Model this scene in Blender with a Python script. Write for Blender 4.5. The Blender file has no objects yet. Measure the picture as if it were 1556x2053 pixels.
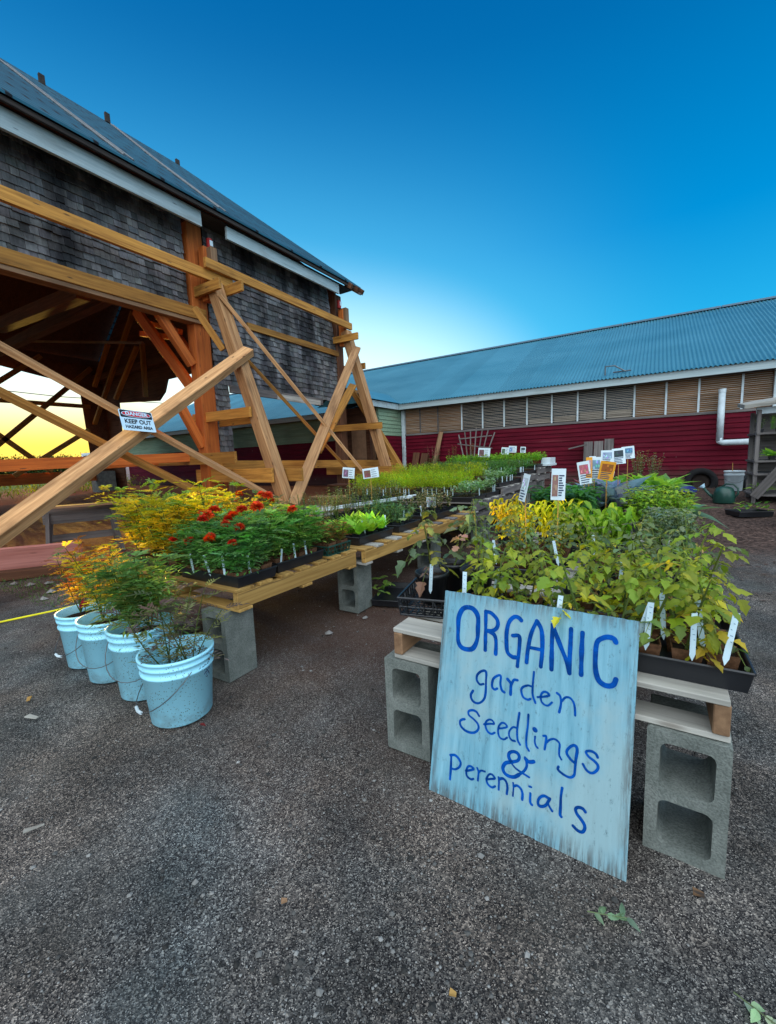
import bpy, bmesh, math, random
from math import sin, cos, pi, radians, sqrt, atan2
from mathutils import Vector, Matrix, noise
R = random.Random(11)
scene = bpy.context.scene
COL = scene.collection
V3 = Vector

# ------------------------------------------------------------------ camera
YAW, PITCH, ROLL, CAMH = radians(32.44), radians(7.224), radians(2.204), 1.19
fw = V3((-sin(YAW) * cos(PITCH), cos(YAW) * cos(PITCH), -sin(PITCH)))
rt = V3((cos(YAW), sin(YAW), 0)); dn = fw.cross(rt)
rt, dn = cos(ROLL) * rt + sin(ROLL) * dn, -sin(ROLL) * rt + cos(ROLL) * dn
cam = bpy.data.cameras.new('camera'); camo = bpy.data.objects.new('camera', cam); COL.objects.link(camo)
camo.matrix_world = Matrix(((rt.x, -dn.x, -fw.x, 0), (rt.y, -dn.y, -fw.y, 0), (rt.z, -dn.z, -fw.z, CAMH), (0, 0, 0, 1)))
cam.sensor_fit = 'VERTICAL'; cam.sensor_height = 36; cam.lens = 833.9 / 2053 * 36
cam.clip_start = .02; cam.clip_end = 2000
scene.camera = camo

# ------------------------------------------------------------------ light
SUN_DIR = V3((-.976, .215, 0)).normalized(); SUN_EL = radians(2.6)
sun = bpy.data.lights.new('sun', 'SUN'); sun.energy = 5.0; sun.angle = radians(.6); sun.color = (1, .62, .12)
suno = bpy.data.objects.new('sun', sun); COL.objects.link(suno)
sd = V3((SUN_DIR.x * cos(SUN_EL), SUN_DIR.y * cos(SUN_EL), sin(SUN_EL)))
suno.rotation_euler = sd.to_track_quat('Z', 'Y').to_euler()

def N(t, typ, ins=None, **props):
    n = t.nodes.new(typ)
    for k, v in props.items(): setattr(n, k, v)
    for k, v in (ins or {}).items():
        if isinstance(v, bpy.types.NodeSocket): t.links.new(v, n.inputs[k])
        else: n.inputs[k].default_value = v
    return n
def mth(t, op, a, b=0.0, clamp=False):
    return N(t, 'ShaderNodeMath', {0: a, 1: b}, operation=op, use_clamp=clamp).outputs[0]
def mixc(t, f, a, b, mode='MIX'):
    return N(t, 'ShaderNodeMix', {0: f, 6: a, 7: b}, data_type='RGBA', blend_type=mode, clamp_factor=True).outputs[2]
def c4(c): return (c[0], c[1], c[2], 1)
def ramp(t, f, stops, interp='LINEAR'):
    n = N(t, 'ShaderNodeValToRGB', {0: f}); r = n.color_ramp; r.interpolation = interp
    while len(r.elements) < len(stops): r.elements.new(.5)
    for e, (p, c) in zip(r.elements, stops):
        e.position = p; e.color = c4(c) if hasattr(c, '__len__') else (c, c, c, 1)
    return n.outputs[0]
def sstep(t, x, a, b):
    return N(t, 'ShaderNodeMapRange', {'Value': x, 'From Min': a, 'From Max': b, 'To Min': 0.0, 'To Max': 1.0}, interpolation_type='SMOOTHSTEP').outputs[0]

world = bpy.data.worlds.new('World'); scene.world = world; world.use_nodes = True
t = world.node_tree; t.nodes.clear()
sky = N(t, 'ShaderNodeTexSky', sky_type='NISHITA', sun_disc=False)
sky.sun_elevation = SUN_EL; sky.sun_rotation = atan2(sd.x, sd.y); sky.air_density = 1.0; sky.dust_density = .6; sky.ozone_density = 4
hs = N(t, 'ShaderNodeHueSaturation', {'Saturation': 1.35, 'Value': 1.0, 'Color': sky.outputs[0]})
geo = N(t, 'ShaderNodeNewGeometry')
nrm = N(t, 'ShaderNodeVectorMath', {0: geo.outputs['Incoming'], 1: (-1, -1, -1)}, operation='MULTIPLY').outputs[0]
def wdot(v): return N(t, 'ShaderNodeVectorMath', {0: nrm, 1: V3(v).normalized()}, operation='DOT_PRODUCT').outputs['Value']
zz = N(t, 'ShaderNodeSeparateXYZ', {0: nrm}).outputs[2]
# clear evening sky: deep azure overhead, cyan lower down, pale towards the set sun; added fill lobe behind the camera brightens front faces
base = ramp(t, mth(t, 'POWER', mth(t, 'MAXIMUM', zz, 0.0), .75), [(0, (.42, .86, 1.0)), (.12, (.16, .66, .92)), (.28, (.025, .50, .90)), (.50, (.0, .285, .69)), (.72, (.0, .15, .44)), (.85, (.0, .10, .34)), (1, (.0, .10, .32))])
glow = mth(t, 'MULTIPLY', sstep(t, wdot((-.80, .60, .02)), .42, .985), sstep(t, mth(t, 'SUBTRACT', .85, zz), .0, .85))
base = mixc(t, mth(t, 'MULTIPLY', sstep(t, glow, .0, .85), .75), base, (.16, .72, 1.05, 1))
base = mixc(t, sstep(t, glow, .42, 1.12), base, (1.35, 1.6, 1.5, 1))
warm = mth(t, 'MULTIPLY', sstep(t, wdot((-.945, .325, .03)), .955, .992), sstep(t, mth(t, 'SUBTRACT', .20, zz), .0, .16))
base = mixc(t, mth(t, 'MULTIPLY', warm, .95), base, (1.3, .93, .10, 1))
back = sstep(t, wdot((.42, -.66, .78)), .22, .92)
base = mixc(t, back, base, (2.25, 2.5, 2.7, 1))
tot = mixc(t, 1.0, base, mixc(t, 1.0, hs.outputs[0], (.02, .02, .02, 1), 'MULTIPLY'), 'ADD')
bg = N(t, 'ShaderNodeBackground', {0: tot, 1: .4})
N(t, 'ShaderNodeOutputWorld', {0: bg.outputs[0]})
vs = scene.view_settings
vs.view_transform = 'Standard'; vs.look = 'None'; vs.exposure = 1.32; vs.gamma = 1
scene.cycles.max_bounces = 6; scene.cycles.transparent_max_bounces = 6

# ------------------------------------------------------------------ mesh helpers
class MB:
    def __init__(s): s.v = []; s.f = []; s.c = []; s.m = []; s.col = (1, 1, 1); s.mi = 0
    def add(s, vs_, fs, col=None):
        o = len(s.v); s.v.extend(tuple(p) for p in vs_)
        for f in fs: s.f.append(tuple(i + o for i in f)); s.c.append(col or s.col); s.m.append(s.mi)
    def box(s, c, d, rot=None, col=None):
        P = []
        for i in range(8):
            p = V3(((i & 1) - .5, (i >> 1 & 1) - .5, (i >> 2 & 1) - .5)); p = V3((p.x * d[0], p.y * d[1], p.z * d[2]))
            if rot: p = rot @ p
            P.append(p + V3(c))
        s.add(P, [(0, 2, 3, 1), (4, 5, 7, 6), (0, 1, 5, 4), (2, 6, 7, 3), (0, 4, 6, 2), (1, 3, 7, 5)], col)
    def b2(s, a, b, col=None):
        s.box([(a[i] + b[i]) / 2 for i in range(3)], [abs(b[i] - a[i]) for i in range(3)], None, col)
    def tube(s, pts, r, n=6, cap=True, col=None):
        pts = [V3(p) for p in pts]; m = len(pts)
        rs = r if hasattr(r, '__len__') else [r] * m
        P = []; prev = None
        for i, p in enumerate(pts):
            d = (pts[min(i + 1, m - 1)] - pts[max(i - 1, 0)]).normalized()
            if prev is None: a = d.orthogonal().normalized()
            else:
                a = prev - d * prev.dot(d); a = a.normalized() if a.length > 1e-6 else d.orthogonal().normalized()
            prev = a; b = d.cross(a)
            for k in range(n):
                an = 2 * pi * k / n; P.append(p + (a * cos(an) + b * sin(an)) * rs[i])
        F = [(i * n + k, i * n + (k + 1) % n, (i + 1) * n + (k + 1) % n, (i + 1) * n + k) for i in range(m - 1) for k in range(n)]
        if cap: F += [tuple(range(n))[::-1], tuple((m - 1) * n + k for k in range(n))]
        s.add(P, F, col)
    def lathe(s, prof, n=24, c=(0, 0, 0), col=None):
        P = []; m = len(prof)
        for r, z in prof:
            for k in range(n):
                a = 2 * pi * k / n; P.append((c[0] + r * cos(a), c[1] + r * sin(a), c[2] + z))
        s.add(P, [(i * n + k, i * n + (k + 1) % n, (i + 1) * n + (k + 1) % n, (i + 1) * n + k) for i in range(m - 1) for k in range(n)], col)
    def mesh(s, name, mats, smooth=False, org=(0, 0, 0)):
        me = bpy.data.meshes.new(name)
        ox, oy, oz = org
        me.from_pydata([(x - ox, y - oy, z - oz) for x, y, z in s.v], [], s.f)
        for m in (mats if isinstance(mats, (list, tuple)) else [mats]): me.materials.append(m)
        at = me.color_attributes.new('Col', 'FLOAT_COLOR', 'CORNER')
        buf = []
        for f, c in zip(s.f, s.c): buf += [c[0], c[1], c[2], 1.0] * len(f)
        at.data.foreach_set('color', buf)
        me.polygons.foreach_set('material_index', s.m)
        if smooth: me.polygons.foreach_set('use_smooth', [True] * len(s.f))
        me.update()
        return me
    def obj(s, name, mats, parent=None, smooth=False, loc=None, bevel=0, org=None):
        if org is None: org = loc if loc is not None else (parent_loc(parent) if parent else (0, 0, 0))
        me = s.mesh(name, mats, smooth, org)
        if bevel: bevel_me(me, bevel)
        return place(name, me, org, parent)
def bevel_me(me, w):
    bm = bmesh.new(); bm.from_mesh(me); bmesh.ops.remove_doubles(bm, verts=bm.verts, dist=1e-6)
    bmesh.ops.bevel(bm, geom=list(bm.edges), offset=w, segments=1, affect='EDGES', clamp_overlap=True)
    bm.to_mesh(me); bm.free()
def parent_loc(p):
    l = V3(p.location)
    while p.parent: p = p.parent; l = l + V3(p.location)
    return l
def place(name, me, loc, parent=None, rotz=0.0, scale=1.0):
    o = bpy.data.objects.new(name, me); COL.objects.link(o)
    l = V3(loc)
    if parent: o.parent = parent; l = l - parent_loc(parent)
    o.location = l; o.rotation_euler = (0, 0, rotz); o.scale = (scale,) * 3
    return o
def child(name, me, parent, loc=(0, 0, 0), rot=(0, 0, 0), scale=1.0):   # local placement under a parent
    o = bpy.data.objects.new(name, me); COL.objects.link(o); o.parent = parent
    o.location = loc; o.rotation_euler = rot; o.scale = (scale,) * 3 if not hasattr(scale, '__len__') else scale
    return o
def tag(o, label=None, cat=None, group=None, kind=None):
    if label: o['label'] = label
    if cat: o['category'] = cat
    if group: o['group'] = group
    if kind: o['kind'] = kind
    return o
def thing(name, label, cat, loc=(0, 0, 0), group=None, rotz=0.0, scale=1.0):
    o = bpy.data.objects.new(name, None); COL.objects.link(o); o.empty_display_size = .05
    o.location = loc; o.rotation_euler = (0, 0, rotz); o.scale = (scale,) * 3
    return tag(o, label, cat, group)
def dup(root, loc, rotz, label, scale=1.0):
    c = root.copy(); COL.objects.link(c); c.location = loc; c.rotation_euler = (0, 0, rotz); c.scale = (scale,) * 3; c['label'] = label
    for ch in list(root.children):
        d = ch.copy(); COL.objects.link(d); d.parent = c
        for g in list(ch.children):
            e = g.copy(); COL.objects.link(e); e.parent = d
    return c
def timber(name, p0, p1, w, th, m, parent=None, side=None, ext=0.0):
    """squared timber from p0 to p1: w along `side`, th across; local x runs along the grain"""
    p0, p1 = V3(p0), V3(p1); d = (p1 - p0); L = d.length + 2 * ext; d.normalize()
    sv = V3(side) if side else V3((0, 0, 1))
    if abs(sv.normalized().dot(d)) > .98: sv = V3((0, 1, 0))
    z = d.cross(sv).normalized(); y = z.cross(d).normalized()
    b = MB(); nseg = 1
    b.box((0, 0, 0), (L, w, th)); me = b.mesh(name, m); bevel_me(me, min(w, th) * .05)
    o = bpy.data.objects.new(name, me); COL.objects.link(o)
    mw = Matrix(((d.x, y.x, z.x, 0), (d.y, y.y, z.y, 0), (d.z, y.z, z.z, 0), (0, 0, 0, 1)))
    o.rotation_mode = 'QUATERNION'; o.rotation_quaternion = mw.to_quaternion()
    c = (p0 + p1) / 2
    if parent: o.parent = parent; c = c - parent_loc(parent)
    o.location = c
    return o
def sm(x, a, b):
    x = min(1, max(0, (x - a) / (b - a))); return x * x * (3 - 2 * x)
def gz(x, y): return .37 * sm(y, 3.6, 10.6)

# ------------------------------------------------------------------ materials
def mat(name, rough=.8, spec=.3, metal=0.0):
    m = bpy.data.materials.new(name); m.use_nodes = True; t = m.node_tree; t.nodes.clear()
    p = N(t, 'ShaderNodeBsdfPrincipled', {'Roughness': rough, 'Specular IOR Level': spec, 'Metallic': metal})
    o = N(t, 'ShaderNodeOutputMaterial', {0: p.outputs[0]})
    return m, t, p, o
def co(t, scale=(1, 1, 1), kind='Object', rnd=True):
    tc = N(t, 'ShaderNodeTexCoord').outputs[kind]
    mp = N(t, 'ShaderNodeMapping', {'Vector': tc, 'Scale': scale}).outputs[0]
    if rnd:
        r = N(t, 'ShaderNodeObjectInfo').outputs['Random']
        mp = N(t, 'ShaderNodeVectorMath', {0: mp, 1: N(t, 'ShaderNodeCombineXYZ', {0: mth(t, 'MULTIPLY', r, 37.0), 1: mth(t, 'MULTIPLY', r, 91.0), 2: mth(t, 'MULTIPLY', r, 53.0)}).outputs[0]}, operation='ADD').outputs[0]
    return mp
def noi(t, v, s=1.0, d=6.0, r=.6): return N(t, 'ShaderNodeTexNoise', {'Vector': v, 'Scale': s, 'Detail': d, 'Roughness': r}).outputs[0]
def bump(t, p, h, dist=.01, st=.5):
    b = N(t, 'ShaderNodeBump', {'Height': h, 'Strength': st, 'Distance': dist}); t.links.new(b.outputs[0], p.inputs['Normal'])
def wood(name, a, b, rough=.75, stain=.35, knots=.5, grain=1.0, var=.5, stainc=(.25, .22, .2)):
    m, t, p, o = mat(name, rough)
    g = noi(t, co(t, (1.3 * grain, 30 * grain, 30 * grain)), 1.0, 5)
    lo = noi(t, co(t, (1.2, 5, 5)), 1.0, 4)
    c = ramp(t, g, [(.28, a), (.72, b)])
    c = mixc(t, mth(t, 'MULTIPLY', sstep(t, lo, .48, .72), stain), c, c4(stainc), 'MULTIPLY')
    vo = N(t, 'ShaderNodeTexVoronoi', {'Vector': co(t, (2.4, 8, 8)), 'Scale': 1.0}).outputs['Distance']
    kn = mth(t, 'SUBTRACT', 1.0, sstep(t, vo, .04, .13))
    c = mixc(t, mth(t, 'MULTIPLY', kn, knots), c, (.06, .03, .012, 1))
    vn = N(t, 'ShaderNodeTexVoronoi', {'Vector': co(t, (1.6, 11, 11)), 'Scale': 1.0}).outputs['Distance']
    c = mixc(t, mth(t, 'MULTIPLY', mth(t, 'SUBTRACT', 1.0, sstep(t, vn, .05, .075)), .8), c, (.03, .025, .022, 1))
    chk = sstep(t, noi(t, co(t, (.9, 46, 46)), 1.0, 3), .69, .74)
    c = mixc(t, mth(t, 'MULTIPLY', chk, .6), c, (.05, .028, .016, 1))
    rv = N(t, 'ShaderNodeObjectInfo').outputs['Random']
    v = mth(t, 'ADD', mth(t, 'MULTIPLY', rv, var), 1 - var / 2)
    c = N(t, 'ShaderNodeHueSaturation', {'Value': v, 'Color': c}).outputs[0]
    t.links.new(c, p.inputs['Base Color']); bump(t, p, mth(t, 'ADD', g, mth(t, 'MULTIPLY', lo, .6)), .004, .6)
    return m
def plain(name, col, rough=.6, spec=.3, metal=0.0, var=.15, ns=8.0, bs=.3, bd=.003):
    m, t, p, o = mat(name, rough, spec, metal)
    n = noi(t, co(t), ns, 6)
    c = mixc(t, sstep(t, n, .3, .7), c4([x * (1 - var) for x in col]), c4([min(1, x * (1 + var)) for x in col]))
    t.links.new(c, p.inputs['Base Color']); bump(t, p, noi(t, co(t), ns * 6, 4), bd, bs)
    return m
def colmat(name, rough=.6, spec=.3, transl=0.0, var=.25, gain=1.0, hue=.0, stain=0.0, warm=(1.15, 1.2, .5)):
    """colour from the mesh's own per-face colours, varied per object; optionally light passes through (leaves)"""
    m, t, p, o = mat(name, rough, spec)
    a = N(t, 'ShaderNodeVertexColor', layer_name='Col').outputs[0]
    rv = N(t, 'ShaderNodeObjectInfo').outputs['Random']
    c = N(t, 'ShaderNodeHueSaturation', {'Hue': mth(t, 'ADD', mth(t, 'MULTIPLY', rv, hue), .5 - hue / 2), 'Value': mth(t, 'ADD', mth(t, 'MULTIPLY', rv, var), gain - var / 2), 'Color': a}).outputs[0]
    n = noi(t, co(t), 25.0, 4)
    c = mixc(t, .35, c, ramp(t, n, [(.3, .45), (.7, 1.0)]), 'MULTIPLY')
    if stain: c = mixc(t, .55, c, ramp(t, noi(t, co(t, (40, 40, 2.5), rnd=False), 1.0, 5), [(.3, .3), (.7, 1.15)]), 'MULTIPLY')
    if stain: c = mixc(t, mth(t, 'MULTIPLY', sstep(t, noi(t, co(t, (1, 1, .35), rnd=False), 1.6, 5), .42, .62), stain), c, (.18, .18, .2, 1), 'MULTIPLY')
    t.links.new(c, p.inputs['Base Color'])
    if transl:
        tl = N(t, 'ShaderNodeBsdfTranslucent', {0: mixc(t, 1.0, c, c4(warm), 'MULTIPLY')})
        mx = N(t, 'ShaderNodeMixShader', {0: transl, 1: p.outputs[0], 2: tl.outputs[0]}); t.links.new(mx.outputs[0], o.inputs[0])
    else: bump(t, p, noi(t, co(t, (30, 30, 3)), 1.0, 4), .003, .5)
    return m

M = {}
M['lumber'] = wood('new_lumber', (.30, .135, .05), (.68, .38, .17), .7, .55, .8, var=.6)
M['lumber_yellow'] = wood('yellow_lumber', (.25, .10, .018), (.58, .28, .055), .7, .55, .8, var=.6)
M['lumber_red'] = wood('red_brown_timber', (.34, .075, .014), (.60, .17, .03), .75, .35, .4)
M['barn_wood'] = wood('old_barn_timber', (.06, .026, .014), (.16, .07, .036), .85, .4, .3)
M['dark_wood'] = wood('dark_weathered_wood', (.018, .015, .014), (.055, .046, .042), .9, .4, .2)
M['grey_wood'] = wood('weathered_grey_wood', (.075, .068, .068), (.21, .19, .18), .9, .4, .3)
M['pallet_pale'] = wood('pale_pallet_board', (.24, .235, .21), (.48, .46, .41), .85, .5, .5, var=.3, stainc=(.35, .34, .33))
M['pallet_yellow'] = wood('yellow_pallet_board', (.24, .125, .03), (.54, .33, .10), .75, .3, .5, var=.3)
M['pallet_brown'] = wood('brown_pallet_block', (.16, .085, .045), (.33, .20, .11), .8, .5, .6, var=.3)
M['fascia'] = wood('pale_painted_board', (.30, .40, .43), (.46, .56, .58), .6, .5, .15, var=.2, stainc=(.5, .42, .36))
M['white_board'] = plain('white_painted_board', (.55, .64, .68), .6, var=.12)
M['pink_plank'] = wood('pink_plank', (.42, .16, .13), (.62, .28, .24), .75, .2, .3)
M['shingle'] = colmat('wall_shingles', .9, .15, stain=.9, var=.1)
M['black_plastic'] = plain('black_plastic', (.012, .013, .016), .38, .5, var=.2, bs=.05)
M['green_plastic'] = plain('dark_green_plastic', (.012, .06, .045), .35, .5, var=.2, bs=.05)
M['peat'] = plain('peat_pot', (.13, .065, .035), .95, .1, var=.35, ns=60, bs=.6)
M['soil'] = plain('potting_soil', (.035, .024, .018), 1, .1, var=.5, ns=60, bs=.9, bd=.01)
M['leaf'] = colmat('leaves', .5, .35, transl=.5, var=.5, hue=.03, gain=1.45)
M['petal'] = colmat('petals', .6, .2, transl=.25, var=.2, warm=(1.2, .8, .5))
M['label'] = plain('plastic_label', (.55, .72, .80), .4, .4, var=.05)
M['pencil'] = plain('faded_marker', (.22, .34, .46), .6, var=.1)
M['ink'] = plain('dark_ink', (.03, .05, .12), .6, var=.1)
M['photo'] = colmat('printed_picture', .5, .3, var=.1)
M['card'] = plain('white_card', (.66, .78, .84), .55, var=.06)
M['orange_card'] = plain('orange_card', (.72, .32, .02), .55, var=.1)
M['stake'] = plain('bamboo_stake', (.45, .25, .06), .7)
M['wire'] = plain('steel_wire', (.12, .13, .14), .4, .5, .7)
M['cable'] = plain('grey_cable', (.16, .17, .18), .7)
M['rope'] = plain('yellow_rope', (.80, .72, .02), .6)
M['hose'] = plain('green_hose', (.02, .16, .10), .5)
M['rubber'] = plain('tyre_rubber', (.014, .014, .015), .85, .2, bs=.5)
M['rim_rust'] = plain('rusty_rim', (.05, .035, .03), .7, .3, .3)
M['blue_plastic'] = plain('blue_plastic', (.01, .02, .16), .4)
M['bag'] = plain('pale_blue_bag', (.45, .68, .82), .35, .5, var=.15, ns=14, bs=.6, bd=.01)
M['red_paint'] = plain('red_paint', (.35, .02, .02), .5)
M['ridge'] = plain('ridge_metal', (.10, .16, .20), .5, .4, .3)
M['door_tan'] = plain('tan_door', (.28, .16, .09), .7)
M['stone'] = plain('grey_stone', (.22, .21, .20), .9, ns=20)

def concrete():
    m, t, p, o = mat('cinder_concrete', .95, .15)
    n = noi(t, co(t), 9.0, 8, .7); f = noi(t, co(t), 160.0, 3)
    c = ramp(t, n, [(.25, (.11, .125, .115)), (.5, (.19, .21, .19)), (.75, (.29, .31, .285))])
    c = mixc(t, .6, c, ramp(t, f, [(.35, .45), (.6, 1.0)]), 'MULTIPLY')
    t.links.new(c, p.inputs['Base Color']); bump(t, p, mth(t, 'ADD', f, n), .004, .9)
    return m
M['concrete'] = concrete()

def pail():
    m, t, p, o = mat('white_pail_plastic', .38, .45)
    v = co(t)
    d = N(t, 'ShaderNodeTexVoronoi', {'Vector': v, 'Scale': 95.0}).outputs['Distance']
    sp = mth(t, 'MULTIPLY', mth(t, 'SUBTRACT', 1.0, sstep(t, d, .12, .32)), sstep(t, noi(t, v, 9.0, 4), .36, .60))
    z = N(t, 'ShaderNodeSeparateXYZ', {0: N(t, 'ShaderNodeTexCoord').outputs['Object']}).outputs[2]
    dirt = mth(t, 'MULTIPLY', mth(t, 'SUBTRACT', 1.0, sstep(t, z, .0, .14)), sstep(t, noi(t, v, 16.0, 5), .4, .65))
    c = mixc(t, mth(t, 'MULTIPLY', sstep(t, noi(t, v, 4.0, 5), .35, .7), .5), (.37, .82, 1.0, 1), (.30, .70, .88, 1))
    c = mixc(t, mth(t, 'MULTIPLY', sp, .85), c, (.06, .09, .10, 1))
    c = mixc(t, mth(t, 'MULTIPLY', dirt, .45), c, (.16, .16, .14, 1))
    t.links.new(c, p.inputs['Base Color']); bump(t, p, noi(t, v, 30.0, 3), .002, .25)
    return m
M['pail'] = pail()

def signpaint():
    m, t, p, o = mat('blue_painted_plywood', .55, .3)
    v = co(t, (38, 38, 3.0), rnd=False); st = noi(t, v, 1.0, 7, .65)
    lo = noi(t, co(t, (3, 3, 2), rnd=False), 1.0, 5)
    c = ramp(t, st, [(.22, (.05, .14, .19)), (.42, (.145, .35, .45)), (.72, (.23, .48, .59))])
    c = mixc(t, mth(t, 'MULTIPLY', sstep(t, lo, .44, .64), .75), c, (.30, .43, .45, 1))
    w = N(t, 'ShaderNodeVectorMath', {0: co(t, (60, 60, 4), rnd=False), 1: (7, 3, 1)}, operation='ADD').outputs[0]
    worn = sstep(t, noi(t, w, 1.0, 6, .7), .62, .78)
    oc = N(t, 'ShaderNodeSeparateXYZ', {0: N(t, 'ShaderNodeTexCoord').outputs['Object']})
    u, vv = oc.outputs[0], oc.outputs[2]
    ed = mth(t, 'MAXIMUM', mth(t, 'SUBTRACT', 1.0, sstep(t, vv, .0, .08)), mth(t, 'MAXIMUM', sstep(t, u, .58, .625), mth(t, 'MAXIMUM', mth(t, 'SUBTRACT', 1.0, sstep(t, u, .0, .035)), mth(t, 'MULTIPLY', sstep(t, vv, .66, .72), .8))))
    worn = mth(t, 'MAXIMUM', mth(t, 'MULTIPLY', worn, .65), mth(t, 'MULTIPLY', ed, sstep(t, noi(t, w, 1.5, 7, .75), .40, .62)))
    c = mixc(t, mth(t, 'MULTIPLY', worn, .85), c, (.085, .075, .065, 1))
    gr = sstep(t, noi(t, co(t, (48, 48, 22), rnd=False), 1.0, 7, .8), .555, .66)
    c = mixc(t, mth(t, 'MULTIPLY', gr, .62), c, (.05, .10, .12, 1))
    t.links.new(c, p.inputs['Base Color']); bump(t, p, mth(t, 'SUBTRACT', st, worn), .003, .5)
    return m
M['sign'] = signpaint()
M['blue_paint'] = plain('dark_blue_paint', (.0, .062, .31), .75, .08, var=.4, ns=20)

def siding(name, a, b):
    m, t, p, o = mat(name, .7, .12)
    g = noi(t, co(t, (1.2, 20, 40), rnd=False), 1.0, 5); l = noi(t, co(t, rnd=False), .7, 4)
    c = mixc(t, sstep(t, g, .3, .7), c4(a), c4(b)); c = mixc(t, mth(t, 'MULTIPLY', sstep(t, l, .42, .70), .5), c, (.45, .42, .42, 1), 'MULTIPLY'); c = mixc(t, mth(t, 'MULTIPLY', sstep(t, noi(t, co(t, (.5, 1, 6), rnd=False), 1.3, 6), .55, .75), .28), c, (.24, .07, .075, 1))
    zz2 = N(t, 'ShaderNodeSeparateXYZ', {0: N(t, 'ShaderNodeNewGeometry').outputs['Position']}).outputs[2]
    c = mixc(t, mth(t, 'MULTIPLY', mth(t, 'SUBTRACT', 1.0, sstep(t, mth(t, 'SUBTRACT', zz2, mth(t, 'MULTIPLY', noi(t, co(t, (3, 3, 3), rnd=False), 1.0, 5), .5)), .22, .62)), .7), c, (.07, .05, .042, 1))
    sp = N(t, 'ShaderNodeTexVoronoi', {'Vector': co(t, rnd=False), 'Scale': 3.0}).outputs['Distance']
    c = mixc(t, mth(t, 'SUBTRACT', 1.0, sstep(t, sp, .02, .045)), c, (.3, .25, .24, 1))
    t.links.new(c, p.inputs['Base Color']); bump(t, p, g, .004, .5)
    return m
M['red_siding'] = siding('red_siding', (.075, .001, .010), (.135, .004, .016))
M['green_siding'] = siding('green_siding', (.16, .25, .17), (.25, .36, .25))
M['slat'] = wood('grey_slat', (.17, .15, .125), (.46, .40, .33), .85, .4, .1)
M['panel_tan'] = wood('tan_panel', (.20, .095, .035), (.40, .20, .085), .85, .4, .2, var=.7)
M['pane_dark'] = plain('dark_window_pane', (.010, .024, .034), .25, .5, var=.5, ns=2.5, bs=.1)

def rooftin():
    m, t, p, o = mat('corrugated_tin', .36, .5, .3)
    n = noi(t, co(t, (.5, .5, 2), rnd=False), 1.0, 6)
    x = N(t, 'ShaderNodeSeparateXYZ', {0: N(t, 'ShaderNodeTexCoord').outputs['Object']}).outputs[0]
    sheet = N(t, 'ShaderNodeTexWhiteNoise', {'W': mth(t, 'FLOOR', mth(t, 'DIVIDE', x, .66))}, noise_dimensions='1D').outputs[0]
    c = ramp(t, n, [(.3, (.05, .20, .27)), (.7, (.085, .27, .35))])
    c = N(t, 'ShaderNodeHueSaturation', {'Value': mth(t, 'ADD', mth(t, 'MULTIPLY', sheet, .14), .93), 'Color': c}).outputs[0]
    rust = sstep(t, noi(t, co(t, (2, 2, 6), rnd=False), 1.5, 6, .7), .66, .8)
    c = mixc(t, mth(t, 'MULTIPLY', rust, .35), c, (.12, .08, .05, 1))
    t.links.new(c, p.inputs['Base Color']); return m
M['tin'] = rooftin()
def roofshingle():
    m, t, p, o = mat('asphalt_roofing', .8, .25)
    br = N(t, 'ShaderNodeTexBrick', {'Vector': co(t, (1, 1, 1), 'UV', False), 'Scale': 1.0, 'Brick Width': .9, 'Row Height': .30, 'Mortar Size': .035, 'Color1': (.010, .078, .125, 1), 'Color2': (.018, .115, .175, 1), 'Mortar': (.003, .006, .010, 1)})
    n = noi(t, co(t, rnd=False), .8, 6)
    c = mixc(t, .5, br.outputs[0], ramp(t, n, [(.3, .4), (.7, 1.0)]), 'MULTIPLY')
    t.links.new(c, p.inputs['Base Color']); bump(t, p, br.outputs['Fac'], .02, -.6); return m
M['roofing'] = roofshingle()

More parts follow.
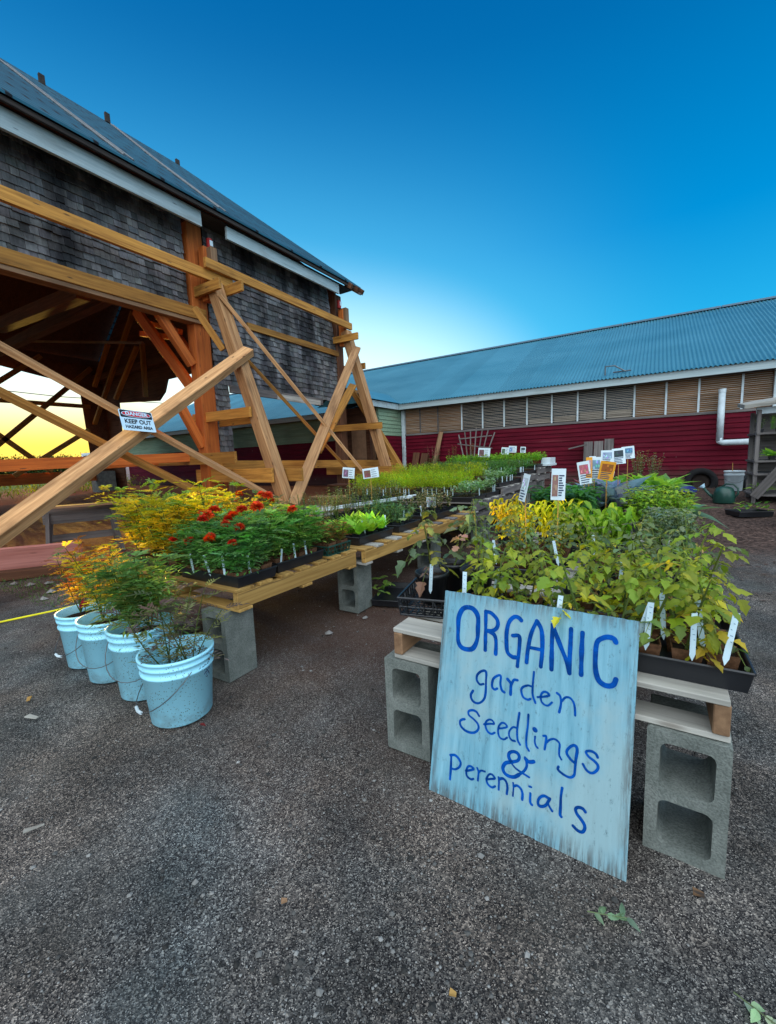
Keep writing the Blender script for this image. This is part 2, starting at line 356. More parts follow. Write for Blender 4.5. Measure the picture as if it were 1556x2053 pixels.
def groundmat():
    m, t, p, o = mat('gravel_ground', .92, .25)
    v = co(t, rnd=False)
    xy = N(t, 'ShaderNodeSeparateXYZ', {0: v}); X, Y = xy.outputs[0], xy.outputs[1]
    fine = N(t, 'ShaderNodeTexVoronoi', {'Vector': v, 'Scale': 400.0}); mid = N(t, 'ShaderNodeTexVoronoi', {'Vector': v, 'Scale': 190.0})
    fr = N(t, 'ShaderNodeSeparateColor', {0: fine.outputs['Color']}).outputs[0]; mr = N(t, 'ShaderNodeSeparateColor', {0: mid.outputs['Color']}).outputs[1]
    patch = noi(t, v, 2.2, 6, .65); wob = noi(t, v, .9, 4)
    c = ramp(t, fr, [(0, (.009, .009, .011)), (.40, (.030, .031, .034)), (.70, (.10, .102, .10)), (.90, (.24, .24, .23)), (1, (.60, .60, .57))])
    c2 = ramp(t, mr, [(0, (.012, .012, .014)), (.5, (.045, .045, .048)), (.85, (.14, .14, .135)), (1, (.38, .375, .35))])
    c = mixc(t, sstep(t, mth(t, 'ADD', mr, mth(t, 'MULTIPLY', patch, .6)), .85, 1.05), c, c2)
    c = mixc(t, .8, c, ramp(t, patch, [(.30, .20), (.5, .72), (.66, 1.35)]), 'MULTIPLY')
    dust = noi(t, N(t, 'ShaderNodeVectorMath', {0: v, 1: (31, 7, 3)}, operation='ADD').outputs[0], 1.7, 5, .6)
    c = mixc(t, mth(t, 'MULTIPLY', sstep(t, dust, .50, .72), .40), c, (.11, .12, .115, 1))
    tint = noi(t, N(t, 'ShaderNodeVectorMath', {0: v, 1: (3, 57, 3)}, operation='ADD').outputs[0], 1.3, 5, .6)
    c = mixc(t, .8, c, ramp(t, tint, [(.38, (1.24, 1.0, .86)), (.55, (1.04, 1, .97)), (.69, (.85, 1.01, 1.07))]), 'MULTIPLY')
    # wetter, browner earth between and under the tables, mulch by the red wall, red-brown dirt in the barn, lawn far off
    yy = mth(t, 'ADD', Y, mth(t, 'MULTIPLY', mth(t, 'SUBTRACT', wob, .5), 2.2)); xx = mth(t, 'ADD', X, mth(t, 'MULTIPLY', mth(t, 'SUBTRACT', wob, .5), 1.4))
    g = ramp(t, N(t, 'ShaderNodeSeparateColor', {0: N(t, 'ShaderNodeTexVoronoi', {'Vector': N(t, 'ShaderNodeMapping', {'Vector': v, 'Rotation': (0, 0, .6), 'Scale': (1, 2.6, 1)}).outputs[0], 'Scale': 38.0}).outputs['Color']}).outputs[0], [(0, (.02, .012, .009)), (.6, (.075, .045, .035)), (1, (.19, .12, .095))])
    earth = mixc(t, .70, c, (.10, .043, .024, 1))
    c = mixc(t, mth(t, 'MULTIPLY', mth(t, 'MULTIPLY', sstep(t, yy, .75, 2.3), mth(t, 'SUBTRACT', 1.0, sstep(t, xx, -.5, .3))), .9), c, earth)
    c = mixc(t, sstep(t, yy, 4.2, 6.2), c, g)
    rb = ramp(t, noi(t, v, 14.0, 6, .7), [(.3, (.16, .045, .014)), (.7, (.36, .12, .045))])
    c = mixc(t, mth(t, 'SUBTRACT', 1.0, sstep(t, xx, -6.9, -6.2)), c, rb)
    far = mth(t, 'SUBTRACT', 1.0, sstep(t, X, -34.0, -26.0))
    c = mixc(t, far, c, ramp(t, noi(t, v, 1.5, 5), [(.3, (.05, .09, .015)), (.7, (.14, .17, .03))]))
    t.links.new(c, p.inputs['Base Color'])
    h = mth(t, 'ADD', mth(t, 'MULTIPLY', fine.outputs['Distance'], .5), mth(t, 'ADD', mth(t, 'MULTIPLY', mid.outputs['Distance'], .9), mth(t, 'MULTIPLY', patch, 1.2)))
    bump(t, p, h, .006, .9)
    return m
M['ground'] = groundmat()
# ------------------------------------------------------------------ ground
def axis(a, b, fine0, fine1, step, grow):
    xs = [fine0]; 
    while xs[-1] < fine1: xs.append(xs[-1] + step)
    s = step; x = xs[-1]
    while x < b: s *= grow; x += s; xs.append(x)
    s = step; x = xs[0]; l = []
    while x > a: s *= grow; x -= s; l.append(x)
    return l[::-1] + xs
gx = axis(-900, 900, -5, 3, .10, 1.25); gy = axis(-900, 900, -1, 9, .10, 1.25)
b = MB()
for y in gy:
    for x in gx:
        near = 1 - sm(max(abs(x + 1), abs(y - 4)), 6, 9)
        b.v.append((x, y, gz(x, y) + near * .014 * (noise.noise((x * 1.1, y * 1.1, 0)) + .5 * noise.noise((x * 3.7, y * 3.7, 4))) - .004))
nx = len(gx)
for j in range(len(gy) - 1):
    for i in range(nx - 1):
        b.f.append((j * nx + i, j * nx + i + 1, (j + 1) * nx + i + 1, (j + 1) * nx + i)); b.c.append((1, 1, 1)); b.m.append(0)
tag(b.obj('ground', M['ground'], smooth=True), kind='structure')

# loose stones and chips on the gravel (nobody could count them)
def pebble(b, x, y, r, col):
    n1 = R.uniform(0, 6.3); P = []; z = gz(x, y) + r * .15
    for k in range(5):
        a = n1 + k * 2 * pi / 5; q = r * R.uniform(.7, 1.2); P.append((x + q * cos(a), y + q * sin(a), z))
    P += [(x + R.uniform(-.3, .3) * r, y + R.uniform(-.3, .3) * r, z + r * R.uniform(.45, .8))]
    b.add(P, [(k, (k + 1) % 5, 5) for k in range(5)], col)
b = MB()
for i in range(26000):
    d = .35 + 5.2 * R.random() ** 1.35; a = YAW + R.uniform(-.84, .84)
    x, y = -sin(a) * d, cos(a) * d
    if y < -.4 or x < -5.9: continue
    g = R.random() ** 2.6; c = .03 + .30 * g; pebble(b, x, y, R.uniform(.0014, .0040) * (1.0 if R.random() < .95 else R.uniform(1.6, 2.8)), (c, c * .98, c * .93))
M['pebble'] = colmat('pebbles', .9, .2, var=0)
tag(b.obj('gravel', M['pebble']), 'loose dark and pale grit scattered over the gravel yard', kind='stuff')
b = MB()
for i in range(5200):
    x, y = R.uniform(-4.5, 3.4), 3.9 + 6.9 * R.random() ** .8
    if x < -1.4 and y < 5 and R.random() < .6: continue
    L, W = R.uniform(.02, .06), R.uniform(.006, .016); a = R.uniform(0, pi); z = gz(x, y) + .006
    d = V3((cos(a), sin(a), R.uniform(-.15, .25))); s = V3((-sin(a), cos(a), R.uniform(-.3, .3)))
    g = R.random(); c = (.05 + .17 * g, .03 + .11 * g, .025 + .085 * g)
    o = V3((x, y, z)); b.add([o - d * L / 2 - s * W / 2, o + d * L / 2 - s * W / 2, o + d * L / 2 + s * W / 2, o - d * L / 2 + s * W / 2 + V3((0, 0, .004))], [(0, 1, 2, 3)], c)
tag(b.obj('mulch', M['pebble']), 'brown bark mulch spread in front of the red building', kind='stuff')

# ------------------------------------------------------------------ red poultry building
YW = 11.0
rb = thing('red_building', 'long low red building with slatted windows and corrugated blue tin roof', 'building', (-6, YW, .36))
def lap(name, x0, x1, z0, z1, y, m, parent, step=.105, nrm=-1):
    b = MB(); nz = int(round((z1 - z0) / step)); xs = [x0 + (x1 - x0) * i / max(1, int((x1 - x0) / .8)) for i in range(int((x1 - x0) / .8) + 1)]
    P = []; cuts = [z0 + (z1 - z0) * (k + (R.uniform(-.22, .22) if 0 < k < nz else 0)) / nz for k in range(nz + 1)]
    for k in range(nz):
        za, zb = cuts[k], cuts[k + 1]
        for (zz_, off) in ((za, .026), (zb, .004)):
            for x in xs: P.append((x, y + nrm * (off + .004 * noise.noise((x * .7, k * 3.1, 2))), zz_ + .006 * noise.noise((x * .8, k * 1.7, 7))))
    n = len(xs); F = []
    for r in range(2 * nz - 1):
        for i in range(n - 1): F.append((r * n + i, r * n + i + 1, (r + 1) * n + i + 1, (r + 1) * n + i))
    b.add(P, F)
    b.b2((x0, y + .001, z0), (x1, y + .08, z1))
    return b.obj(name, m, parent)
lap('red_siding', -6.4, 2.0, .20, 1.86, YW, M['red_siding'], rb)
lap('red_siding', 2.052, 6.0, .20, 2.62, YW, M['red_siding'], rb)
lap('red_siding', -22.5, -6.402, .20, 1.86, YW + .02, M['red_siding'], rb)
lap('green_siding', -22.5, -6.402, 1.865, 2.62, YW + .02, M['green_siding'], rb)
b = MB(); b.b2((-6.3, YW - .035, 1.862), (1.95, YW + .04, 1.915)); b.obj('sill_board', M['grey_wood'], rb)
b = MB(); z = 1.945
while z < 2.60:
    dz = R.uniform(-.004, .004); x = -6.3
    while x < 1.9:
        x2 = min(1.93, x + R.uniform(1.5, 2.6)); b.b2((x, YW - .012, z + dz), (x2 - .004, YW + .004, z + dz + .011)); x = x2; dz = R.uniform(-.004, .004)
    z += .0385
b.obj('slat_screen', M['slat'], rb)
MX = [-6.28, -5.75, -5.182, -4.46, -3.866, -3.29, -2.709, -2.114, -1.533, -.955, -.374, .214, .781, 1.476, 1.95]
for x in MX[1:-1]:
    b = MB(); b.b2((x - .018, YW - .03, 1.916), (x + .018, YW - .0135, 2.60)); b.obj('mullion', M['white_board'] if x > -5 else M['grey_wood'], rb)
for i in range(len(MX) - 1):
    x0, x1 = MX[i], MX[i + 1]; tan = i < 3 or i >= 10
    b = MB()
    if tan:
        zb = 1.92
        while zb < 2.6:
            h = R.uniform(.12, .2); b.b2((x0 + .004, YW + .055 + R.uniform(0, .02), zb), (x1 - .004, YW + .10, min(2.62, zb + h - .004))); zb += h
    else: b.b2((x0 + .004, YW + .085, 1.92), (x1 - .004, YW + .10, 2.62))
    o = b.obj('wall_panel' if tan else 'window_pane', M['panel_tan'] if tan else M['pane_dark'], rb)
    if not tan and i in (6, 7, 8, 9):
        b = MB(); b.b2((x0 + .05, YW + .03, 1.93), (x1 - .05, YW + .045, 2.02 + .12 * R.random())); b.obj('plastic_sheet', M['slat'], o)
b = MB(); b.b2((-6.36, YW - .06, .2), (-6.26, YW + .03, 2.60)); b.obj('corner_board', M['white_board'], rb)
b = MB(); b.b2((1.94, YW - .06, .2), (2.05, YW + .03, 2.62)); b.obj('corner_board', M['white_board'], rb)
b = MB(); b.b2((-6.28, YW - .36, 2.60), (6.0, YW - .32, 2.755)); b.obj('fascia', M['fascia'], rb)
b = MB(); b.b2((-22.5, YW - .34, 2.60), (-8.12, YW - .30, 2.755)); b.obj('fascia', M['fascia'], rb)
b = MB(); b.b2((-22.5, YW - .30, 2.625), (6.0, YW + .1, 2.645)); b.obj('soffit', M['grey_wood'], rb)
# corrugated roof: real corrugations running up the slope
E0, E1, Z0, Z1 = YW - .42, 15.4, 2.745, 5.05
b = MB(); P = []; x = -22.5; nxr = 0
while x < 6.0:
    for k, f in enumerate((0, .33, .331, .66, .661, 1.0)):
        lift = .0 if k in (0, 1) else (.012 if k in (2, 3) else .024)
        P.append((x, E0 + (E1 - E0) * f, Z0 + (Z1 - Z0) * f + .014 * cos(x / .0762 * 2 * pi) - lift + .01))
    nxr += 1; x += .0762 / 5
b.add(P, [(i * 6 + k, (i + 1) * 6 + k, (i + 1) * 6 + k + 1, i * 6 + k + 1) for i in range(nxr - 1) for k in range(5)])
b.add([(-22.5, E1, Z1 + .0), (6.0, E1, Z1), (6.0, 20.2, 2.75), (-22.5, 20.2, 2.75)], [(0, 1, 2, 3)])
roof = b.obj('roof', M['tin'], rb)
b = MB()
x = -22.5
while x < 5.5:
    b.add([(x, E1 - .14, Z1 - .045), (x + 2.38, E1 - .14, Z1 - .045), (x + 2.38, E1, Z1 + .04), (x, E1, Z1 + .04), (x + 2.38, E1 + .14, Z1 - .045), (x, E1 + .14, Z1 - .045)], [(0, 1, 2, 3), (3, 2, 4, 5)]); x += 2.4
b.obj('ridge_cap', M['ridge'], roof)
b = MB(); b.tube([(-.95, 10.75, 2.86), (-.95, 10.75, 3.05), (-.78, 10.9, 3.07), (-.55, 10.8, 2.9)], .016); b.tube([(-.8, 10.85, 2.92), (-.45, 10.85, 2.92)], .014); b.obj('bent_pipe', M['wire'], roof)
b = MB(); b.add([(5.9, YW + .09, .2), (5.9, 19.9, .2), (5.9, 19.9, 2.75), (5.9, 15.4, 4.95), (5.9, YW + .09, 2.7), (-22.5, YW, .2), (-22.5, 19.9, .2), (-22.5, 19.9, 2.75), (-22.5, 15.4, 4.95), (-22.5, YW, 2.7)], [(0, 1, 2, 3, 4), (9, 8, 7, 6, 5), (1, 6, 7, 2)]); b.obj('end_wall', M['red_siding'], rb)
# side wing that comes forward at the left end
b = MB(); nz = 16
def wing_lap(z0, z1, m, name):
    b = MB(); n = int((z1 - z0) / .105)
    P = []
    for k in range(n):
        za, zb = z0 + (z1 - z0) * k / n, z0 + (z1 - z0) * (k + 1) / n
        for zz_, off in ((za, .024), (zb, .004)): P += [(-6.4 + off, 9.75, zz_), (-6.4 + off, YW - .03, zz_)]
    b.add(P, [(2 * r, 2 * r + 1, 2 * r + 3, 2 * r + 2) for r in range(2 * n - 1)]); b.b2((-6.46, 9.75, z0), (-6.401, YW - .03, z1))
    b.obj(name, m, rb)
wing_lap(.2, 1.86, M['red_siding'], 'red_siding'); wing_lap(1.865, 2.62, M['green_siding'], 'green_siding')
b = MB(); b.b2((-6.30, 9.2, 2.60), (-6.26, YW - .37, 2.755)); b.obj('fascia', M['fascia'], rb)
b = MB(); b.b2((-7.85, 9.95, .2), (-6.47, 10.05, 2.7)); b.obj('porch_wall', M['barn_wood'], rb)
b = MB(); b.b2((-7.45, 9.90, .3), (-6.62, 9.945, 2.22)); d = b.obj('door', M['door_tan'], rb)
b = MB(); b.b2((-7.35, 9.885, .45), (-6.72, 9.898, 1.1)); b.b2((-7.35, 9.885, 1.25), (-6.72, 9.898, 2.1)); b.obj('door_panel', M['door_tan'], d)
b = MB(); b.b2((-6.52, 9.3, .2), (-6.40, 9.42, 2.6)); b.obj('porch_post', M['barn_wood'], rb)
b = MB(); b.add([(-6.2, 9.1, 2.77), (-7.15, 9.1, 3.20), (-7.15, 11.6, 3.22), (-6.2, 10.6, 2.77), (-8.1, 9.1, 2.77), (-8.1, 10.6, 2.77)], [(0, 3, 2, 1), (1, 2, 5, 4)]); b.add([(-6.25, 9.15, 2.7), (-7.15, 9.15, 3.13), (-8.05, 9.15, 2.7)], [(0, 1, 2)]); b.obj('wing_roof', M['tin'], rb)
b = MB(); b.tube([(-6.30, 10.9, 1.55), (-6.15, 10.6, 1.0), (-6.05, 10.45, .36)], .008); b.obj('cable', M['cable'], rb)

# ------------------------------------------------------------------ shingled barn
bn = thing('shingled_barn', 'tall weathered grey shingled barn with open bays and a blue roof', 'barn', (-7, 5, .1))
XW = -7.0
def shingles(name, y0, y1, z0, z1, rowskip=0, redge=None, dark=1.0):
    b = MB(); k = 0; z = z0
    while z < z1:
        e = .108; y = y0 - R.uniform(0, .12); yr = y1 + (redge(z) if redge else 0)
        while y < yr:
            w = R.uniform(.08, .16); ya, yb = max(y, y0) + .002, min(y + w, yr) - .002
            if yb - ya > .02:
                dz = R.uniform(-.012, .012); t_ = R.uniform(.016, .032)
                g = R.choice((R.uniform(.11, .19), R.uniform(.16, .30))) * dark; c = (g * R.uniform(.94, 1.08), g, g * R.uniform(.96, 1.08))
                P = [(XW + t_, ya, z + dz), (XW + t_, yb, z + dz + R.uniform(-.004, .004)), (XW + .003, yb, z + e + .01), (XW + .003, ya, z + e + .01), (XW, ya, z + dz), (XW, yb, z + dz)]
                b.add(P, [(0, 1, 2, 3), (0, 4, 5, 1), (0, 3, 4), (1, 5, 2)], c)
            y += w
        z += e
    b.b2((XW - .03, y0, z0 + .01), (XW - .001, y1, z1), (.03, .025, .02))
    o = b.obj(name, M['shingle'], bn); return o
shingles('wall_shingles', -7, 4.72, 3.98, 5.45)
shingles('wall_shingles', 5.12, 8.56, 2.72, 5.45, redge=lambda z: max(0, (5.4 - z) * .16))
shingles('wall_shingles', 5.10, 5.42, 1.45, 2.715)
def T(name, p0, p1, w, th, m, side=None, parent=None): return timber(name, p0, p1, w, th, M[m], parent or bn, side)
M['orange_brace'] = wood('sun_tinted_timber', (.55, .12, .02), (.80, .24, .045), .7, .25, .4)  # warm low sunlight painted into the timber's base colour
T('header_beam', (-6.93, -7, 3.87), (-6.93, 4.98, 3.87), .20, .14, 'lumber_yellow')
T('header_board', (-6.98, -7, 3.74), (-6.98, 4.95, 3.735), .06, .2, 'pallet_brown')
T('trim_board', (-6.955, 5.95, 3.95), (-6.955, 8.85, 3.93), .13, .05, 'lumber_yellow')
T('sill_board', (-6.96, 5.42, 2.66), (-6.955, 8.1, 2.66), .15, .06, 'grey_wood')
T('sill_board', (-6.93, 6.6, 2.63), (-6.93, 8.0, 2.62), .12, .03, 'pallet_pale')
T('wall_post', (-7.06, 4.92, 0), (-7.06, 4.92, 5.4), .30, .24, 'lumber_red', (0, 1, 0))
T('wall_post', (-7.06, 8.92, 0.2), (-7.06, 8.92, 5.4), .26, .24, 'barn_wood', (0, 1, 0))
T('wall_post', (-7.1, 5.32, 0), (-7.1, 5.30, 2.7), .12, .16, 'pallet_brown', (0, 1, 0))
T('corner_brace', (-7.05, 4.72, 3.0), (-7.05, 4.2, 3.75), .14, .12, 'lumber_red')
T('corner_brace', (-7.05, 4.78, 1.55), (-7.05, 4.4, 2.3), .14, .12, 'lumber_red')
for y in (0.6, -3.4): T('wall_post', (-7.06, y, 0), (-7.06, y, 5.4), .26, .24, 'barn_wood', (0, 1, 0))
# roof slab, 38 degrees; underside boards; eave edge
RE = (-6.42, 5.545); SL = .778; RX = -13.5; RZ = RE[1] + SL * (RE[0] - RX); RY0, RY1 = -8.0, 9.22
b = MB()
P = []
for x, z in (RE, (RX, RZ), (2 * RX - RE[0], RE[1])):
    for y in (RY0, RY1): P.append((x, y, z))
for x, z in (RE, (RX, RZ), (2 * RX - RE[0], RE[1])):
    for y in (RY0, RY1): P.append((x, y, z - .035))
b.add(P, [(0, 1, 3, 2), (2, 3, 5, 4), (6, 8, 9, 7), (8, 10, 11, 9), (0, 6, 7, 1), (1, 7, 9, 3), (3, 9, 11, 5), (4, 5, 11, 10), (0, 2, 8, 6), (2, 4, 10, 8)])
ro = b.obj('roof', M['roofing'], bn)
uv = ro.data.uv_layers.new(name='UV')
for lp in ro.data.loops:
    v = ro.data.vertices[lp.vertex_index].co
    uv.data[lp.index].uv = (v.y, abs(v.x + 7 - RX) * 1.274 + .03)
b = MB()
for i in range(3):
    for s in (0, 1):
        xa = RE[0] - .03 if s == 0 else 2 * RX - RE[0] + .03
        P = [(xa, RY0, RE[1] - .06), (xa, RY1 - .12, RE[1] - .06), (RX, RY1 - .12, RZ - .06), (RX, RY0, RZ - .06)]
b.add([(RE[0] - .03, RY0, RE[1] - .07), (RE[0] - .03, RY1 - .12, RE[1] - .07), (RX, RY1 - .12, RZ - .07), (RX, RY0, RZ - .07), (2 * RX - RE[0], RY1 - .12, RE[1] - .07), (2 * RX - RE[0], RY0, RE[1] - .07)], [(3, 2, 1, 0), (5, 4, 2, 3)])
b.obj('roof_boarding', M['barn_wood'], bn)
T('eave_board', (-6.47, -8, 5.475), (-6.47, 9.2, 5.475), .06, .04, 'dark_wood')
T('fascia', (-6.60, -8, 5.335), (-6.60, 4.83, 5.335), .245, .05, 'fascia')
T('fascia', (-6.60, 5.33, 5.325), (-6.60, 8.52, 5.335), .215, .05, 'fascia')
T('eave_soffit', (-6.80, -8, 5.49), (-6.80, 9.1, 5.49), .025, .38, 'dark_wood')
for y in (8.75, 9.0, 9.2): T('rafter_tail', (-6.35, y, 5.40), (-7.3, y, 6.14), .12, .07, 'barn_wood')
T('roof_edge_board', (-6.42, 9.16, 5.48), (-7.4, 9.18, 6.24), .05, .10, 'grey_wood')
T('roof_edge_board', (-6.40, 9.14, 5.36), (-6.9, 9.22, 5.70), .04, .09, 'grey_wood')
for (x, y, z, h) in ((-12.95, 5.35, 10.6, .30), (-13.2, 6.95, 10.85, .28), (-13.5, 9.2, 11.05, .20)):
    b = MB(); b.box((x, y, z + h / 2 - .05), (.07, .12, h * .85)); b.obj('ridge_post', M['dark_wood'], bn)
for pts in (((-12.13, 4.26), (-8.45, 3.79), (-6.5, 3.6)), ((-13.45, 7.1), (-9.28, 5.78), (-6.5, 5.15))):
    b = MB(); b.tube([(x, y, RE[1] + SL * (RE[0] - x) + .02) for x, y in pts], .017, 6)
    b.tube([(x, y + .13, RE[1] + SL * (RE[0] - x) + .02) for x, y in pts], .012, 6); b.obj('roof_cable', M['cable'], bn)
# far gable wall, far long wall, inner frame
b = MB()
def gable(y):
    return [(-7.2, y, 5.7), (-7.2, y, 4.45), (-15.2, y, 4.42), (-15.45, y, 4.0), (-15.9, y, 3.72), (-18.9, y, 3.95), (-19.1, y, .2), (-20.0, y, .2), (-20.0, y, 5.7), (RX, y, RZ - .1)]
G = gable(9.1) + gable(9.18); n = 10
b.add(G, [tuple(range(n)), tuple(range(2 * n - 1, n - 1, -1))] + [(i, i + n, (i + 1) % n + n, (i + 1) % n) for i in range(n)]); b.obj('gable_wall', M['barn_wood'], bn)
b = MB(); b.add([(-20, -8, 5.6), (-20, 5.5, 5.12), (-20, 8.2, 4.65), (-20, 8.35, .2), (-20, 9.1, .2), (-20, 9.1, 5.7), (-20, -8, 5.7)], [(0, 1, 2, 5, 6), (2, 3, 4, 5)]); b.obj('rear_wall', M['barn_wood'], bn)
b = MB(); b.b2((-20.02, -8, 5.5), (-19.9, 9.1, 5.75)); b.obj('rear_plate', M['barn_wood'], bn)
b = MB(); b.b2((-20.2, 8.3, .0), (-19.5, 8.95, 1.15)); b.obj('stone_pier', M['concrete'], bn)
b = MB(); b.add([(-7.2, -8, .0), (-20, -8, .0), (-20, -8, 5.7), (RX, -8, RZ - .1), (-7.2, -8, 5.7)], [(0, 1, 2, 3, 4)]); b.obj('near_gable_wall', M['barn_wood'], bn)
T('tie_beam', (-9.1, 4.0, 4.5), (-13.6, 4.0, 4.75), .26, .24, 'barn_wood')
T('tie_beam', (-7.1, 4.9, 4.9), (-20, 4.9, 4.9), .24, .22, 'barn_wood', (0, 0, 1))
T('tie_beam', (-7.1, 8.8, 5.0), (-20, 8.8, 5.0), .24, .22, 'barn_wood', (0, 0, 1))
T('thin_rail', (-10.9, 6.0, 4.32), (-19.4, 6.0, 5.86), .06, .06, 'pallet_brown')
for a, c in (((-16.04, 6.82), (-19.98, 3.14)), ((-18.1, 6.06), (-19.6, 4.63)), ((-16.03, 5.61), (-18.0, 3.96)), ((-15.67, 5.67), (-15.83, 3.8))):
    T('inner_brace', (a[0], 8.6, a[1]), (c[0], 8.6, c[1]), .16, .10, 'lumber_yellow', (0, 1, 0))
for p0, p1, w in (((-9.22, 5.0, 4.474), (-7.35, 5.0, 2.50), .22), ((-8.75, 5.22, 4.35), (-7.30, 5.22, 2.84), .22), ((-8.9, 5.11, 4.17), (-7.9, 5.11, 3.82), .10), ((-9.3, 5.11, 4.04), (-8.3, 5.11, 3.80), .10)):
    T('knee_brace', p0, p1, w, .09, 'orange_brace', (0, 0, 1))
for (p0, p1) in (((6.9, 5.55), (4.4, 3.46)), ((8.55, 5.35), (4.9, 1.85)), ((8.2, 2.85), (5.6, 1.1)), ((4.6, 3.3), (6.75, 1.2))):
    T('rear_brace', (-19.6, p0[0], p0[1]), (-19.6, p1[0], p1[1]), .17, .10, 'lumber_yellow', (0, 1, 0))
T('rear_rail', (-19.72, 3, 3.79), (-19.72, 8.4, 3.81), .15, .08, 'lumber_yellow')
T('rear_rail', (-19.75, 2, .95), (-19.75, 8.4, .98), .42, .08, 'lumber_red')
T('low_rail', (-7.24, -4, 1.15), (-7.24, 4.76, 1.37), .16, .08, 'lumber_red')
T('low_rail', (-9.6, 3.9, 1.28), (-7.4, 5.1, 1.36), .15, .08, 'lumber_red')
for y in (5.1, 8.75):
    b = MB(); b.lathe([(.0, 5.0), (.05, 5.0), (.05, 5.18), (.0, 5.18)], 10, (-6.78, y, 0)); j = b.obj('screw_jack', M['red_paint'], bn)
    b = MB(); b.b2((-6.73, y - .03, 5.05), (-6.722, y + .03, 5.14)); b.obj('jack_label', M['card'], j)

# ------------------------------------------------------------------ timber shoring in front of the barn
sh = thing('timber_shoring', 'raking frame of new yellow timbers propping up the shingled barn wall', 'shoring', (-5.1, 5, .05))
def S(name, p0, p1, w, th, m='lumber', side=None): return timber(name, p0, p1, w, th, M[m], sh, side)
LEAN = (.371, 0, .928)      # outward normal of the leaning plane x + .4 z = -5
S('raker', (-6.62, 5.0, 4.35), (-5.02, 5.0, .02), .21, .21, 'lumber', (0, 1, 0))
S('raker', (-6.72, 8.9, 4.45), (-5.42, 8.9, .20), .21, .21, 'lumber', (0, 1, 0))
S('raker', (-6.62, 1.0, 4.35), (-5.02, 1.0, .0), .21, .21, 'lumber', (0, 1, 0))
for y in (5.0, 8.88): S('prop_post', (-6.80, y, 4.1), (-6.80, y, 5.0), .15, .15, 'lumber_red', (0, 1, 0))
S('packing_block', (-6.68, 5.05, 4.62), (-6.68, 5.05, 4.98), .13, .15, 'pallet_brown', (0, 1, 0))
S('packing_block', (-6.72, 8.9, 4.62), (-6.72, 8.9, 5.02), .13, .15, 'pallet_brown', (0, 1, 0))
S('diagonal_brace', (-6.42, 4.95, 4.12), (-5.2, 7.20, .99), .055, .19, 'lumber', LEAN)
S('diagonal_brace', (-6.45, 5.30, 3.25), (-5.45, 7.50, .68), .055, .19, 'lumber_yellow', LEAN)
S('diagonal_brace', (-6.36, 8.85, 4.0), (-5.00, 4.95, .50), .06, .19, 'lumber', LEAN)
S('diagonal_brace', (-6.35, 8.60, 3.05), (-5.70, 6.40, 1.40), .06, .18, 'lumber_yellow', LEAN)
S('diagonal_brace', (-6.04, 5.16, 3.16), (-5.00, .55, .15), .13, .19, 'lumber', LEAN)
S('diagonal_brace', (-6.20, 1.2, 2.95), (-5.08, 5.02, .42), .06, .19, 'lumber', LEAN)
S('diagonal_brace', (-6.15, 1.3, 2.35), (-5.38, 4.1, .50), .06, .19, 'lumber_yellow', LEAN)
S('short_brace', (-6.62, 4.58, 3.85), (-6.42, 4.93, 3.2), .10, .10, 'lumber_yellow', LEAN)
S('waler', (-6.64, -6, 4.53), (-6.64, 5.40, 4.475), .17, .07, 'lumber_yellow')
S('waler', (-6.55, 4.80, 4.635), (-6.62, 9.0, 4.575), .16, .07, 'lumber_yellow')
for y, x0, x1, z0, w in ((4.84, -7.13, -6.24, 4.245, .17), (5.17, -7.0, -6.08, 4.27, .17), (4.85, -7.35, -5.75, 2.08, .17), (5.15, -7.35, -5.82, 2.01, .17), (4.85, -7.4, -5.32, 1.01, .24), (5.16, -7.3, -4.95, 1.0, .22), (4.62, -9.0, -5.93, 1.33, .20)):
    S('cross_tie', (x0, y, z0), (x1, y, z0 - .01), w, .05, 'lumber_yellow', (0, 0, 1))
for y, x0, x1, z0, w in ((8.72, -7.15, -6.22, 4.25, .16), (9.06, -7.1, -6.28, 3.60, .15), (8.72, -7.15, -5.62, 2.04, .16), (8.72, -7.45, -5.10, .94, .2)):
    S('cross_tie', (x0, y, z0), (x1, y, z0 - .02), w, .05, 'lumber_yellow', (0, 0, 1))
S('low_waler', (-6.32, 4.6, 1.19), (-6.32, 10.3, 1.08), .17, .07, 'lumber_yellow')
S('far_strut', (-6.72, 9.12, 3.0), (-5.25, 9.3, .60), .16, .14, 'lumber_yellow', (0, 1, 0))

# danger sign screwed over the crossing of two braces
DL = V3((-5.37, 2.79, 1.775)); dg = thing('danger_sign', 'small DANGER KEEP OUT sign in black, red and white nailed to crossed braces', 'sign', DL)
ux, uy, uz = V3((0, .998, -.055)), V3((-.37, .05, .927)).normalized(), None
uz = ux.cross(uy).normalized(); DM = Matrix((ux, uy, uz)).transposed()
def dflat(name, poly, z, m, th=.0015, parent=None):
    P = [DL + DM @ V3((x, y, z - .004 * (x * 5) ** 2 + th)) for x, y in poly] + [DL + DM @ V3((x, y, z - .004 * (x * 5) ** 2)) for x, y in poly]; n = len(poly)
    b = MB(); b.add(P, [tuple(range(n)), tuple(range(2 * n - 1, n - 1, -1))] + [(i, i + n, (i + 1) % n + n, (i + 1) % n) for i in range(n)]); return b.obj(name, m, parent or dg)
def rr(w, h, r, cx=0, cy=0, n=4):
    return [(cx + sx * (w / 2 - r) + r * cos(a0 + k * pi / 2 / n), cy + sy * (h / 2 - r) + r * sin(a0 + k * pi / 2 / n)) for sx, sy, a0 in ((1, 1, 0), (-1, 1, pi / 2), (-1, -1, pi), (1, -1, 3 * pi / 2)) for k in range(n + 1)]
